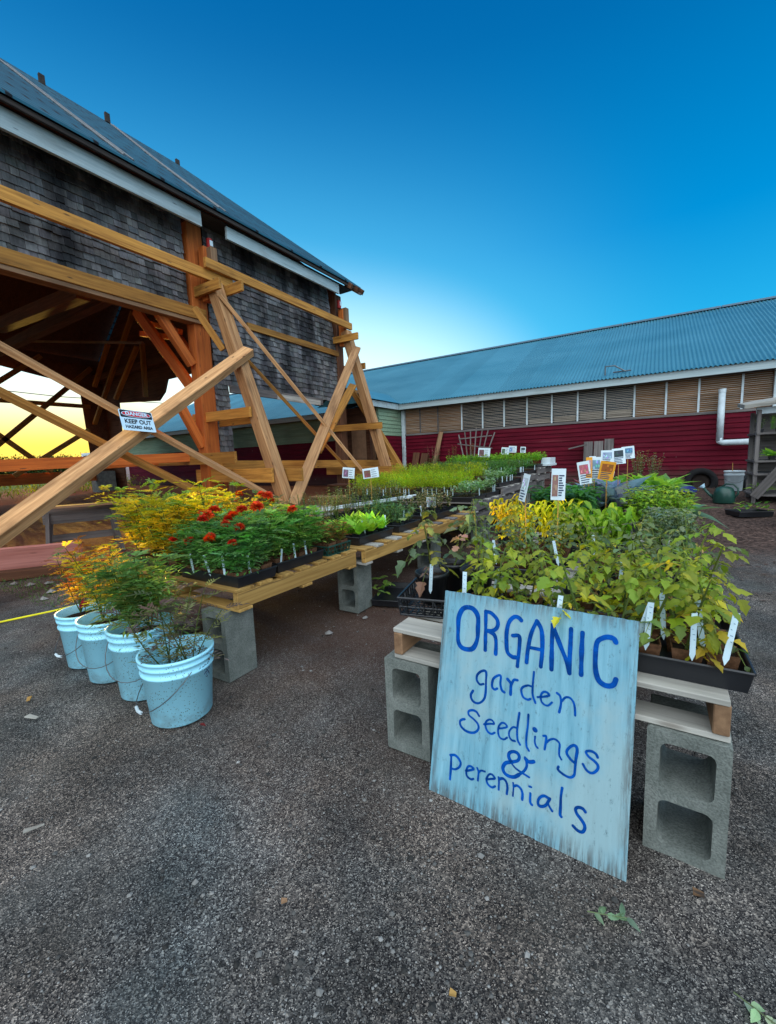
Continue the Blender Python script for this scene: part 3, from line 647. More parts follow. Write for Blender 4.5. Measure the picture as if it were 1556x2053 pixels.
M['sign_white'] = plain('sign_white', (.50, .70, .84), .4, var=.05, bs=.05); M['sign_black'] = plain('sign_black', (.012, .012, .016), .4, bs=.05); M['sign_red'] = plain('sign_red', (.52, .015, .03), .4, bs=.05)
dflat('sign_plate', rr(.395, .275, .015), 0, M['sign_white'], .004)
dflat('header_band', rr(.375, .095, .012, 0, .083), .0045, M['sign_black'])
dflat('oval_border', [(.175 * cos(a * pi / 16), .083 + .042 * sin(a * pi / 16)) for a in range(32)], .0065, M['sign_white'])
dflat('red_oval', [(.166 * cos(a * pi / 16), .083 + .036 * sin(a * pi / 16)) for a in range(32)], .0085, M['sign_red'])
def text(s, size, x, y, z, m, bold, sx=1.0):
    cu = bpy.data.curves.new('lettering', 'FONT'); cu.body = s; cu.size = size; cu.align_x = 'CENTER'; cu.align_y = 'CENTER'; cu.extrude = .0004; cu.offset = bold; cu.resolution_u = 3
    o = bpy.data.objects.new('lettering', cu); COL.objects.link(o)
    me = bpy.data.meshes.new_from_object(o.evaluated_get(bpy.context.evaluated_depsgraph_get())); bpy.data.objects.remove(o)
    for v in me.vertices: xx = x + v.co.x * sx; v.co = DM @ V3((xx, y + v.co.y, z + v.co.z - .004 * (xx * 5) ** 2))
    me.materials.clear(); me.materials.append(m); return child('lettering', me, dg)
text('DANGER', .062, 0, .083, .0108, M['sign_white'], .0022, 1.05)
text('KEEP OUT', .080, 0, -.018, .0050, M['sign_black'], .0016, .86)
text('HAZARD AREA', .055, 0, -.090, .0050, M['sign_black'], .0016, .86)
# ------------------------------------------------------------------ hand-painted sign
SO, SU, SV = V3((-.640, 1.211, 0)), V3((.999252, -.038671, 0)), V3((.008876, .229356, .973302))
SN = SU.cross(SV).normalized()          # towards the viewer
SM = Matrix((SU, -SN, SV)).transposed()  # local x along the foot, y into the board, z up the board
b = MB(); n = 40
for yy in (0, .012):
    for j in range(2):
        for i in range(n + 1):
            e = .0022 * noise.noise((i * .9, j * 5 + yy * 60, 1)) + (.003 * noise.noise((i * .33, j, 9)))
            b.v.append((.621 * i / n, yy, .7165 * j + e))
W = n + 1
def q(*f): b.f.append(f); b.c.append((1, 1, 1)); b.m.append(0)
for i in range(n):
    q(i, i + 1, W + i + 1, W + i); q(2 * W + i + 1, 2 * W + i, 3 * W + i, 3 * W + i + 1); q(W + i, W + i + 1, 3 * W + i + 1, 3 * W + i); q(i + 1, i, 2 * W + i, 2 * W + i + 1)
q(0, W, 3 * W, 2 * W); q(n, 2 * W + n, 3 * W + n, W + n)
sg = tag(b.obj('painted_sign', M['sign']), 'blue plywood sign hand-painted ORGANIC garden seedlings & Perennials, leaning on a pallet', 'sign')
sg.location = SO; sg.rotation_euler = SM.to_euler()
STROKES = '''166:958,6700 1177,6649 1341,6430 1373,6042 1379,5651 1261,5332 1056,5232 810,5257 669,5452 630,5897 622,6301 748,6601 958,6700;
138:1616,6663 1654,6097 1696,5355;
144:1616,6663 1802,6647 2003,6501 2077,6347 2041,6172 1899,6053 1725,6014;
139:1801,6017 1985,5922 2057,5698 2073,5309;
140:2854,6586 2755,6662 2614,6655 2460,6466 2399,6148 2415,5774 2474,5459 2638,5345 2756,5350;
126:2611,6038 2822,6058 2854,5776 2841,5312 2834,5081;
128:3353,6656 3203,6216 3136,5700 3120,5275;
132:3353,6656 3502,6435 3563,6109 3583,5710 3569,5249;
111:3188,5768 3523,5775;
136:3847,6619 3859,6173 3899,5243;
136:3847,6619 4084,6100 4343,5565 4427,5281;
130:4400,6606 4408,6170 4412,5723 4429,5258;
135:4731,6554 4738,5984 4762,5296;
139:5640,6457 5586,6546 5442,6573 5281,6505 5144,6351 5122,5980 5144,5575 5233,5281 5393,5166 5555,5176 5651,5257 5693,5401;
85:1722,4204 1595,4161 1477,4276 1487,4463 1639,4624 1784,4630 1808,4333 1822,3884 1750,3653 1567,3509 1382,3546 1301,3707 1370,3880;
79:2216,4188 2126,4133 2032,4212 2054,4458 2214,4619 2307,4613 2310,4377 2371,4186 2467,4130;
103:2540,4585 2653,4483 2667,4384 2674,4123;
85:2673,4415 2749,4610 2866,4635;
71:3322,4561 3207,4559 3055,4460 3014,4334 3091,4155 3238,4117 3321,4163;
69:3375,5031 3366,4659 3381,4322 3482,4083;
67:3538,4282 3728,4350 3886,4436 3800,4509 3692,4479 3632,4337 3686,4156 3853,4108 3980,4242;
75:4107,4567 4204,4499 4243,4291 4208,4008;
65:4253,4349 4361,4502 4490,4525 4598,4422 4647,4249 4666,4054;
81:1657,3111 1553,3215 1404,3228 1271,3149 1292,3028 1470,2946 1627,2840 1670,2700 1587,2557 1425,2474 1210,2472 1027,2570 981,2714 1061,2808 1146,2841;
71:1851,2892 2069,2981 2196,3022 2119,3111 1999,3092 1907,2968 1919,2818 2010,2696 2134,2670 2238,2743;
69:2354,2921 2506,2980 2636,3069 2553,3144 2456,3132 2367,3001 2351,2827 2413,2660 2552,2632 2662,2725;
63:2946,3132 2825,3111 2722,2948 2734,2786 2817,2703 2930,2705;
69:3005,3628 2981,3308 2974,3013 3010,2769 3093,2652;
68:3294,3661 3297,3300 3277,2932 3304,2671 3384,2564;
143:3513,3271 3540,3251;
66:3541,3051 3543,2891 3586,2781 3642,2739;
72:3791,3156 3868,3178 3877,3040 3852,2768;
63:3898,2995 3986,3104 4102,3169 4205,3152 4278,3073 4280,2901 4289,2749 4355,2644;
77:4722,2685 4612,2746 4507,2861 4501,2962 4576,3090 4669,3173 4750,3159 4781,3043 4757,2765 4751,2460 4735,2319 4644,2225 4513,2217 4344,2272 4273,2331 4286,2404;
74:5337,3059 5287,3139 5177,3175 5054,3140 5026,3080 5109,2993 5252,2929 5349,2849 5355,2737 5270,2607 5164,2558 5052,2607 4959,2730;
108:2875,2008 2772,2113 2762,2252 2871,2351 3016,2363 3095,2270 3054,2134 2894,2036 2690,1930 2613,1810 2600,1703 2673,1588 2824,1555 2988,1598 3125,1721;
84:3125,1721 3276,1897 3345,2062 3325,2214 3277,2306;
64:2878,1969 3010,1877 3200,1819 3446,1765;
116:3300,2274 3374,2232 3454,2237 3550,2286;
87:754,1493 775,1127 779,670;
85:719,1469 887,1529 1040,1465 1124,1343 1088,1200 953,1074 808,1041;
73:1331,1163 1490,1244 1611,1332 1502,1376 1400,1328 1354,1171 1391,1015 1537,964 1627,1010;
71:1732,1409 1788,1293 1787,1020;
66:1789,1273 1872,1378 2007,1397;
69:2070,1171 2221,1240 2358,1314 2253,1397 2146,1346 2081,1176 2148,1036 2284,997 2388,1070;
72:2483,1393 2504,1258 2512,1017;
80:2498,1338 2622,1406 2733,1348 2788,1188 2782,984;
65:2961,1397 2983,1246 2980,1005;
77:2979,1304 3088,1368 3215,1319 3275,1185 3278,1009;
62:3465,1493 3529,1499;
75:3518,1303 3520,1129 3538,1019 3590,983;
90:4045,1386 3930,1396 3819,1312 3761,1172 3788,1058 3894,1065 4003,1158 4085,1345 4102,1381;
76:4066,1204 4118,1131 4189,1057;
89:4429,1825 4408,1554 4416,1276 4417,1052 4452,1001;
93:5095,1417 5022,1477 4900,1462 4834,1379 4876,1268 4987,1170 5089,1052 5105,933 5042,823 4920,813 4793,884'''
def catmull(P, k=6):
    if len(P) < 3: return [P[0] + (P[1] - P[0]) * i / k for i in range(k + 1)]
    closed = (P[0] - P[-1]).length < 1e-6; out = []
    for i in range(len(P) - 1):
        p0 = P[i - 1] if i > 0 else (P[-2] if closed else P[0] * 2 - P[1]); p3 = P[i + 2] if i + 2 < len(P) else (P[1] if closed else P[-1] * 2 - P[-2])
        for s in range(k):
            t = s / k; a, b_, c, d = p0, P[i], P[i + 1], p3
            out.append(.5 * ((2 * b_) + (c - a) * t + (2 * a - 5 * b_ + 4 * c - d) * t * t + (3 * b_ - a - 3 * c + d) * t * t * t))
    return out + [P[-1]]
words = [('ORGANIC', 0, 14), ('garden', 14, 23), ('seedlings', 23, 35), ('ampersand', 35, 39), ('perennials', 39, 99)]
lines = [l.strip() for l in STROKES.strip().split(';')]
for nm, i0, i1 in words:
    b = MB()
    for si, l in enumerate(lines[i0:i1]):
        w, pts = l.split(':'); w = float(w) / 1e4
        P = catmull([V3([float(c) / 1e4 for c in p.split(',')] + [0]) for p in pts.split()])
        y = -.0006 - .0002 * (si % 7); vs_ = []; m = len(P)
        for i, p in enumerate(P):
            d = (P[min(i + 1, m - 1)] - P[max(i - 1, 0)]).normalized(); s = V3((-d.y, d.x, 0))
            ww = w / 2 * (1 + .26 * noise.noise((p.x * 22, p.y * 22, si)))
            vs_ += [(p + s * ww), (p - s * ww)]
        F = [(2 * i, 2 * i + 2, 2 * i + 3, 2 * i + 1) for i in range(m - 1)]
        b.add([(v.x, y, v.y) for v in vs_], F)
        if (P[0] - P[-1]).length > 1e-4 or m < 8:      # round brush ends
            for p, s in ((P[0], 0), (P[-1], 1)):
                b.add([(p.x + w * .5 * cos(a * pi / 6), y + .00008 * (s + 1), p.y + w * .5 * sin(a * pi / 6)) for a in range(12)], [tuple(range(12))])
    child('lettering', b.mesh('lettering', M['blue_paint']), sg)
    COL.objects[-1]['label'] = 'dark blue brush lettering, the word ' + nm if nm != 'ampersand' else 'dark blue brush-painted ampersand'

# ------------------------------------------------------------------ cinder blocks on end
def block_mesh():
    W, H, D = .194, .397, .194
    def loop(w, h, r, cx, cy, n=4): return rr(w, h, r, cx, cy, n)
    bm = bmesh.new(); edges = []
    for L in (loop(W, H, .006, 0, 0, 2), loop(W - .066, .142, .022, 0, .089), loop(W - .066, .142, .022, 0, -.089)):
        vv = [bm.verts.new((x, -D / 2, y + H / 2)) for x, y in L]
        edges += [bm.edges.new((vv[i], vv[(i + 1) % len(vv)])) for i in range(len(vv))]
    r = bmesh.ops.triangle_fill(bm, edges=edges, use_beauty=True)
    fs = [f for f in bm.faces]
    ex = bmesh.ops.extrude_face_region(bm, geom=fs)
    nv = [g for g in ex['geom'] if isinstance(g, bmesh.types.BMVert)]
    for v in nv:
        v.co.y += D
        for cz in (H / 2 + .089, H / 2 - .089):
            if abs(v.co.z - cz) < .075 and abs(v.co.x) < .07: v.co.x *= .93; v.co.z = cz + (v.co.z - cz) * .94
    bmesh.ops.recalc_face_normals(bm, faces=bm.faces)
    for v in bm.verts:
        k = noise.noise(v.co * 25); v.co += V3((k, noise.noise(v.co * 25 + V3((5, 5, 5))), k)) * .0016
    me = bpy.data.meshes.new('cinder_block'); bm.to_mesh(me); bm.free(); me.materials.append(M['concrete']); return me
BLK = block_mesh()
def block(x, y, rz, label, z=None):
    o = place('cinder_block', BLK, (x, y, gz(x, y) if z is None else z), None, rz); return tag(o, label, 'cinder block', 'cinder blocks holding up the pallets')
block(-.795, 1.43, .02, 'grey cinder block on end under the pallet corner, left of the blue sign')
o = block(.118, 1.425, -.05, 'big grey cinder block on end right of the blue sign, nearest the camera')
block(-2.02, 1.43, .03, 'grey cinder block on end right behind the front white bucket')
block(-1.995, 2.60, .02, 'grey cinder block on end under the middle of the yellow pallet row')
block(-2.02, 3.98, .05, 'grey cinder block on end half hidden behind the tomato plants between both tables')
block(-3.0, 1.45, .0, 'grey cinder block behind the plants of the far left bucket')
block(-.80, 3.3, 0, 'cinder block deep under the tomato table'); block(.12, 3.6, 0, 'cinder block under the far side of the tomato table')
block(-.6, 6.0, 0, 'cinder block under the back end of the kale table')

# ------------------------------------------------------------------ pallets
def pallet(x0, x1, y0, y1, z, mtop, mstr, label, rz=0.0, under=True):
    """deck boards run along x on three stringers running along y; z is the underside, .13 thick"""
    cx, cy = (x0 + x1) / 2, (y0 + y1) / 2; w, l = x1 - x0, y1 - y0
    r = thing('pallet', label, 'pallet', (cx, cy, z), 'wooden pallets used as plant tables', rz)
    n = 7; bw = .095
    for k in range(n):
        yy = -l / 2 + bw / 2 + (l - bw) * k / (n - 1)
        b = MB(); b.box((0, 0, 0), (w * R.uniform(.985, 1.0), bw * (1.3 if k in (0, n - 1) else 1) * R.uniform(.96, 1.04), .018)); me = b.mesh('deck_board', mtop[k % len(mtop)]); bevel_me(me, .0025)
        child('deck_board', me, r, (R.uniform(-.004, .004), yy + (.014 if k == 0 else 0), .119), (R.uniform(-.012, .012), 0, R.uniform(-.008, .008)))
    for k in range(3):
        xx = -w / 2 + .022 + (w - .044) * k / 2
        b = MB(); b.box((0, 0, 0), (l, .038, .088)); me = b.mesh('stringer', mstr); bevel_me(me, .003); child('stringer', me, r, (xx, 0, .065), (0, 0, pi / 2))
    for k in range(3):
        yy = -l / 2 + .05 + (l - .1) * k / 2
        b = MB(); b.box((0, 0, 0), (w, .09, .018)); me = b.mesh('bottom_board', mtop[-1]); bevel_me(me, .0025); child('bottom_board', me, r, (0, yy, .0105))
    return r
PP, PY, PB, GW = M['pallet_pale'], M['pallet_yellow'], M['pallet_brown'], M['grey_wood']
pallet(-.848, .205, 1.335, 2.45, .398, [PP, PP, PP], PB, 'pale weathered pallet behind the blue sign, carrying the front tomatoes')
pallet(-.848, .235, 2.50, 3.6, .40, [PP, GW], PB, 'pale pallet under the yellow leaved plants in the middle of the tomato table')
pallet(-.85, .25, 3.65, 4.8, .43, [GW, PP], PB, 'grey pallet under the basil and lettuce plants')
pallet(-.85, .25, 4.85, 6.2, .53, [GW], PB, 'grey pallet under the blue kale at the back')
pallet(-3.0, -1.845, 1.375, 2.44, .398, [PY, PY, PY], PY, 'fresh yellow pallet at the front carrying the red marigolds')
pallet(-2.95, -1.79, 2.48, 3.50, .40, [PY, PP], PY, 'yellow pallet under the pale green lettuce')
pallet(-3.0, -1.76, 3.55, 4.70, .41, [PY, GW], PY, 'yellow pallet with knotted side under the dry pale seedlings')
for i, (y0, y1, zs) in enumerate(((4.78, 5.85, .50), (5.9, 6.95, .60), (7.0, 8.05, .70), (8.1, 9.3, .79))):
    pallet(-3.7, -1.78, y0, y1, zs, [GW, PP], GW, ('grey pallet of the raised seedling bench, first from the front', 'grey pallet of the raised seedling bench, second from the front', 'grey pallet of the raised seedling bench, third from the front', 'grey pallet at the back end of the raised seedling bench')[i])
    pallet(-3.7, -1.80, y0 + .02, y1 - .02, zs - .14, [GW], GW, ('lower grey pallet under the front of the raised seedling bench', 'lower grey pallet under the second section of the seedling bench', 'lower grey pallet under the third section of the seedling bench', 'lower grey pallet at the back end of the seedling bench')[i])
    for xx in (-1.92, -3.5):
        block(xx, (y0 + y1) / 2, pi / 2, 'cinder block under the %s section of the raised seedling bench, %s side' % (('first', 'second', 'third', 'last')[i], 'aisle' if xx > -2 else 'barn'), zs - .14 - .397)

# ------------------------------------------------------------------ trays, pots, labels, cards
def tray_mesh(dx, dy, h=.06, lattice=False, m='black_plastic'):
    b = MB(); ti = .92
    P = []
    for k, (fx, z) in enumerate(((1, h), (ti, 0), (ti, .004), (1 - .018 / min(dx, dy), h), )):
        ax, ay = (dx / 2 - (1 - fx) * .12), (dy / 2 - (1 - fx) * .12)
        if k == 3: ax, ay = dx / 2 - .004, dy / 2 - .004
        if k == 2: ax, ay = ax - .003, ay - .003
        P.append([(-ax, -ay, z), (ax, -ay, z), (ax, ay, z), (-ax, ay, z)])
    if not lattice:
        V = P[0] + P[1] + P[2] + P[3]; F = []
        for a, c in ((0, 4), (8, 12)):
            for k in range(4): F.append((a + k, a + (k + 1) % 4, c + (k + 1) % 4, c + k))
        F += [(0, 12, 13, 1), (1, 13, 14, 2), (2, 14, 15, 3), (3, 15, 12, 0), (4, 5, 6, 7), (8, 11, 10, 9)]
        b.add(V, F)
        for k in range(4):      # rolled rim
            a, c = V3(P[0][k]), V3(P[0][(k + 1) % 4]); b.tube([a, c], .005, 6)
    else:
        for k in range(4):
            a, c = V3(P[0][k]), V3(P[0][(k + 1) % 4]); d, e = V3(P[1][k]), V3(P[1][(k + 1) % 4])
            b.tube([a, c], .006, 6); b.tube([d, e], .005, 6); b.tube([(a + d) / 2, (c + e) / 2], .003, 5); nn = max(6, int((c - a).length / .035))
            for i in range(nn): b.tube([a.lerp(c, i / nn), d.lerp(e, (i + (.0 if i % 2 else 1)) / nn)], .0035, 4); b.tube([a.lerp(c, i / nn), d.lerp(e, i / nn)], .0035, 4)
        nn = int(dx / .03)
        for i in range(nn): b.b2((-dx / 2 * ti + dx * ti * i / nn, -dy / 2 * ti, 0), (-dx / 2 * ti + dx * ti * i / nn + .006, dy / 2 * ti, .005))
        nn = int(dy / .03)
        for i in range(nn): b.b2((-dx / 2 * ti, -dy / 2 * ti + dy * ti * i / nn, .0005), (dx / 2 * ti, -dy / 2 * ti + dy * ti * i / nn + .006, .0055))
    return b.mesh('plant_tray', M[m])
def tray(x, y, z, dx, dy, label, rz=0.0, lattice=False, m='black_plastic', h=.06):
    o = place('plant_tray', tray_mesh(dx, dy, h, lattice, m), (x, y, z), None, rz); return tag(o, label, 'plant tray', 'plastic trays of seedlings on the pallets')
def pot_mesh(w=.078, h=.075, m='peat'):
    b = MB(); a, c = w / 2, w / 2 * .74
    V = [(s * c, u * c, 0) for s, u in ((-1, -1), (1, -1), (1, 1), (-1, 1))] + [(s * a, u * a, h + R.uniform(-.004, .004)) for s, u in ((-1, -1), (1, -1), (1, 1), (-1, 1))] + [(s * a * .9, u * a * .9, h) for s, u in ((-1, -1), (1, -1), (1, 1), (-1, 1))] + [(s * a * .86, u * a * .86, h * .84) for s, u in ((-1, -1), (1, -1), (1, 1), (-1, 1))]
    F = [(0, 3, 2, 1)] + [(j * 4 + k, j * 4 + (k + 1) % 4, j * 4 + 4 + (k + 1) % 4, j * 4 + 4 + k) for j in range(3) for k in range(4)]
    b.add(V, F); b.mi = 1; b.add(V[12:], [(0, 1, 2, 3)]); return b.mesh('pot', [M[m], M['soil']])
def round_pot_mesh(r=.075, h=.14):
    b = MB(); b.lathe([(0, 0), (r * .72, 0), (r * .95, h * .86), (r * 1.03, h * .86), (r * 1.06, h), (r * .97, h), (r * .9, h * .82)], 20); b.mi = 1; b.lathe([(r * .92, h * .83), (0, h * .84)], 20); return b.mesh('pot', [M['black_plastic'], M['soil']], True)
PEAT, CELL, BPOT = pot_mesh(), pot_mesh(.085, .07, 'black_plastic'), round_pot_mesh()
def label_mesh():
    b = MB(); b.add([(-.008, 0, .13), (.008, 0, .13), (.008, 0, 0), (0, 0, -.02), (-.008, 0, 0), (-.008, .001, .13), (.008, .001, .13), (.008, .001, 0), (0, .001, -.02), (-.008, .001, 0)], [(0, 4, 3, 2, 1), (5, 6, 7, 8, 9), (0, 1, 6, 5), (1, 2, 7, 6), (4, 0, 5, 9)])
    b.mi = 1
    for i, (x0, x1) in enumerate(((-.004, .0045), (-.0015, .003), (-.005, -.001), (-.003, .004), (.0005, .005))): b.add([(x0, -.0006, .118 - .017 * i), (x1, -.0006, .1165 - .017 * i), (x1, -.0006, .114 - .017 * i), (x0, -.0006, .1155 - .017 * i)], [(0, 3, 2, 1)])
    return b.mesh('plant_label', [M['label'], M['pencil']])
LAB = label_mesh()
def lab(x, y, z, label, rz=None, tilt=None, s=1.0):
    o = bpy.data.objects.new('plant_label', LAB); COL.objects.link(o); o.location = (x, y, z); o.scale = (s,) * 3
    o.rotation_euler = (R.uniform(-.25, .25) if tilt is None else tilt, R.uniform(-.22, .22), R.uniform(-.5, .5) + .3 if rz is None else rz)
    return tag(o, label, 'plant label', 'white plastic labels stuck in the pots')
def card(x, y, z, w, h, label, rz=.5, tilt=.1, stake=.25, m='card', pic=(.12, .14, .10), side=False, lines=4, roll=0.0, cat='plant card'):
    r = thing('plant_card', label, cat, (x, y, z), 'picture cards standing among the plants', rz)
    rot = (tilt, roll, 0)
    b = MB(); b.box((0, 0, 0), (w, .0025, h)); child('card', b.mesh('card', M[m]), r, (0, 0, 0), rot)
    b = MB()
    if side: b.b2((-w * .42, -.0035, -h * .38), (-w * .02, -.0016, h * .30), pic)
    else: b.b2((-w * .36, -.0035, -h * .05), (w * .36, -.0016, h * .36), pic)
    for i in range(6):
        px, pz = (R.uniform(-.36, -.06) if side else R.uniform(-.3, .3)) * w, (R.uniform(-.3, .22) if side else R.uniform(0, .3)) * h
        k = R.uniform(.6, 2.2); b.b2((px - w * .05, -.0042 - i * .0001, pz - h * .06), (px + w * .05, -.0036, pz + h * .06), (pic[0] * k, pic[1] * R.uniform(.5, 2.5), pic[2] * k))
    child('picture', b.mesh('picture', M['photo']), r, (0, 0, 0), rot)
    b = MB()
    for i in range(lines):
        if side: x0, x1, zz_ = w * .04, w * R.uniform(.25, .42), h * (.28 - .62 * i / max(1, lines - 1))
        else: x0, x1, zz_ = -w * .36, w * R.uniform(.1, .36), -h * (.12 + .30 * i / max(1, lines - 1))
        b.b2((x0, -.0033, zz_ - h * .02), (x1, -.0016, zz_ + h * .02))
    child('printed_lines', b.mesh('printed_lines', M['ink']), r, (0, 0, 0), rot)
    if stake:
        b = MB(); b.tube([(0, .006, h * .2), (0, .006 + R.uniform(-.01, .01), -h / 2 - stake)], .0028, 6); child('stake', b.mesh('stake', M['stake']), r)
    return r

# ------------------------------------------------------------------ plants
def rv(s=1.0): return V3((R.uniform(-s, s), R.uniform(-s, s), R.uniform(-s, s)))
def jc(c, k=.25):
    f = 1 + R.uniform(-k, k); return (max(0, c[0] * f * (1 + R.uniform(-.15, .15))), max(0, c[1] * f), max(0, c[2] * f * (1 + R.uniform(-.2, .2))))
def dia(b, p, d, n, L, W, col):
    s = d.cross(n); s = s.normalized() if s.length > 1e-5 else d.orthogonal()
    n2 = s.cross(d).normalized(); m = p + d * L * .45
    b.add([p, m + s * W / 2 + n2 * W * .18, p + d * L - n2 * L * .08, m - s * W / 2 + n2 * W * .18], [(0, 2, 1), (0, 3, 2)], col)
def leaf(b, p, d, up, L, W, col, droop=.25, lobes=False, cup=.12):
    d = d.normalized(); s = d.cross(up); s = s.normalized() if s.length > 1e-5 else d.orthogonal().normalized(); n = s.cross(d).normalized()
    def pt(t, o): return p + d * (L * t) + s * (W * o) - n * (droop * L * t * t) + n * (abs(o) * W * cup * 2)
    prof = ((.12, .30), (.38, .52), (.68, .36)) if not lobes else ((.10, .30), (.30, .58), (.42, .36), (.62, .50), (.78, .24))
    V = [pt(0, 0)]; F = []
    for t_, o_ in prof: V += [pt(t_, -o_), pt(t_, 0), pt(t_, o_)]
    V.append(pt(1, 0)); k = len(prof)
    F += [(0, 2, 1), (0, 3, 2)]
    for i in range(k - 1):
        a = 1 + 3 * i; F += [(a, a + 1, a + 4, a + 3), (a + 1, a + 2, a + 5, a + 4)]
    a = 1 + 3 * (k - 1); F += [(a, a + 1, 3 * k + 1), (a + 1, a + 2, 3 * k + 1)]
    b.add(V, F, col)
def pinn(b, p, d, up, L, pairs, lw, col, droop=.35):
    d = d.normalized(); s = d.cross(up); s = s.normalized() if s.length > 1e-5 else d.orthogonal().normalized(); n = s.cross(d).normalized()
    def pt(t): return p + d * L * t - n * droop * L * t * t
    b.add([pt(0) + s * .0012, pt(.5) + s * .001, pt(1), pt(.5) - s * .001, pt(0) - s * .0012], [(0, 1, 3, 4), (1, 2, 3)], (col[0] * .8, col[1] * .8, col[2]))
    for i in range(pairs):
        t_ = .22 + .7 * i / pairs; q_ = pt(t_); l = lw * (1.0 - .35 * abs(t_ - .5)) * R.uniform(.85, 1.15)
        for sg_ in (-1, 1): dia(b, q_, (d * .65 + s * sg_ + n * R.uniform(-.1, .35)).normalized(), n, l, l * .30, col)
    dia(b, pt(.96), d - n * droop, n, lw * .9, lw * .28, col)
def stem(b, base, tip, r0, r1, col, bend=.2, seg=4):
    mid = (base + tip) / 2 + V3((R.uniform(-1, 1), R.uniform(-1, 1), 0)) * bend * (tip - base).length * .5
    P = [(base * (1 - t_) + mid * t_) * (1 - t_) + (mid * (1 - t_) + tip * t_) * t_ for t_ in [i / seg for i in range(seg + 1)]]
    b.tube(P, [r0 + (r1 - r0) * i / seg for i in range(seg + 1)], 5, False, col); return P
def at(P, t_):
    f = t_ * (len(P) - 1); i = min(int(f), len(P) - 2); return P[i].lerp(P[i + 1], f - i), (P[i + 1] - P[i]).normalized()
def hz(a, up=0.0): return V3((cos(a), sin(a), up)).normalized()
UP = V3((0, 0, 1))
def g_marigold(h, spread, nst, cols, L=.075, nodes=7, lw=.026, droopy=.35, z0=.06):
    b = MB(); tips = []
    for k in range(nst):
        a = 2 * pi * k / nst + R.uniform(-.5, .5); tip = V3((cos(a) * spread * R.uniform(.3, 1), sin(a) * spread * R.uniform(.3, 1), z0 + h * R.uniform(.58, 1)))
        P = stem(b, V3((0, 0, z0)), tip, .0035, .0016, jc((.07, .10, .02)), .25); tips.append(tip)
        for i in range(nodes):
            t_ = .22 + .78 * i / (nodes - 1); p, d = at(P, min(t_, .999)); a2 = R.uniform(0, 2 * pi)
            for m in (0, pi):
                pinn(b, p, hz(a2 + m + R.uniform(-.3, .3), R.uniform(.1, .9)), UP, L * R.uniform(.7, 1.15) * (1.1 - .3 * t_), 5, lw * R.uniform(.85, 1.15), jc(R.choice(cols)), droopy * R.uniform(.5, 1.6))
    return b.mesh('foliage', M['leaf']), tips
def g_tomato(h, cols, bend=.12, nl=9, L=.12, lw=.046, z0=.06, stemc=(.15, .19, .05)):
    b = MB(); a0 = R.uniform(0, 6.3); tip = V3((cos(a0) * bend, sin(a0) * bend, z0 + h))
    P = stem(b, V3((0, 0, z0)), tip, .0052, .0022, jc(stemc), .18, 6)
    for i in range(nl):
        t_ = .18 + .8 * i / (nl - 1); p, d = at(P, min(t_, .995)); a = i * 2.4 + a0 + R.uniform(-.4, .4); LL = L * R.uniform(.7, 1.2) * (1.15 - .4 * t_)
        dd = hz(a, R.uniform(.1, .6)); col = jc(cols[0] if t_ > .55 else R.choice(cols), .3); s = dd.cross(UP).normalized(); dr = R.uniform(.4, 1.1)
        pts = [p + dd * LL * u - UP * dr * LL * u * u for u in (0, .35, .7, 1)]
        b.tube(pts, [.0018, .0015, .0012, .001], 4, False, stemc)
        for u in (.35, .68):
            q_ = pts[0].lerp(pts[-1], u) if False else p + dd * LL * u - UP * dr * LL * u * u
            for sg_ in (-1, 1):
                l = lw * R.uniform(.6, 1.35); leaf(b, q_, (dd * .5 + s * sg_ - UP * R.uniform(.1, .7)), UP + rv(.4), l, l * .66, jc(col, .15), R.uniform(.1, .6), True, R.uniform(-.2, .3))
        l = lw * R.uniform(.8, 1.9); leaf(b, pts[-1], dd - UP * R.uniform(.3, 1.2), UP + rv(.3), l, l * .7, jc(col, .15), R.uniform(.1, .6), True, R.uniform(-.2, .3))
    return b.mesh('foliage', M['leaf']), [tip]
def g_rosette(n, L, W, cols, up=(.3, 1.4), droop=.35, cup=.15, z0=.06, lobes=False, petiole=.02):
    b = MB()
    for i in range(n):
        a = i * 2.4 + R.uniform(-.3, .3); u = up[0] + (up[1] - up[0]) * i / n; d = hz(a, u); p = V3((0, 0, z0)); l = L * R.uniform(.75, 1.15)
        q_ = p + d * petiole; b.tube([p, q_], [.0025, .002], 4, False, (.16, .24, .08))
        leaf(b, q_, d, UP + rv(.25), l, W * l / L * R.uniform(.85, 1.15), jc(R.choice(cols), .2), droop * R.uniform(.5, 1.5), lobes, cup)
    return b.mesh('foliage', M['leaf']), []
def g_bush(h, spread, nst, cols, L=.05, W=.026, nodes=6, droop=.3, z0=.06, r=.0025, stemc=(.08, .12, .03), hang=0.0):
    b = MB(); tips = []
    for k in range(nst):
        a = 2 * pi * k / nst + R.uniform(-.5, .5); f = sqrt(R.random()); tip = V3((cos(a) * spread * f, sin(a) * spread * f, z0 + h * R.uniform(.7, 1)))
        P = stem(b, V3((R.uniform(-.01, .01), R.uniform(-.01, .01), z0)), tip, r, r * .5, jc(stemc), .2); tips.append(tip)
        for i in range(nodes):
            t_ = .25 + .75 * i / (nodes - 1); p, d = at(P, min(t_, .999)); a2 = i * pi / 2 + R.uniform(-.4, .4)
            for m in (0, pi): leaf(b, p, hz(a2 + m, R.uniform(-.2, .7) - hang), UP + rv(.2), L * R.uniform(.6, 1.15), W * R.uniform(.7, 1.15), jc(R.choice(cols)), droop * R.uniform(.4, 1.6))
    return b.mesh('foliage', M['leaf']), tips
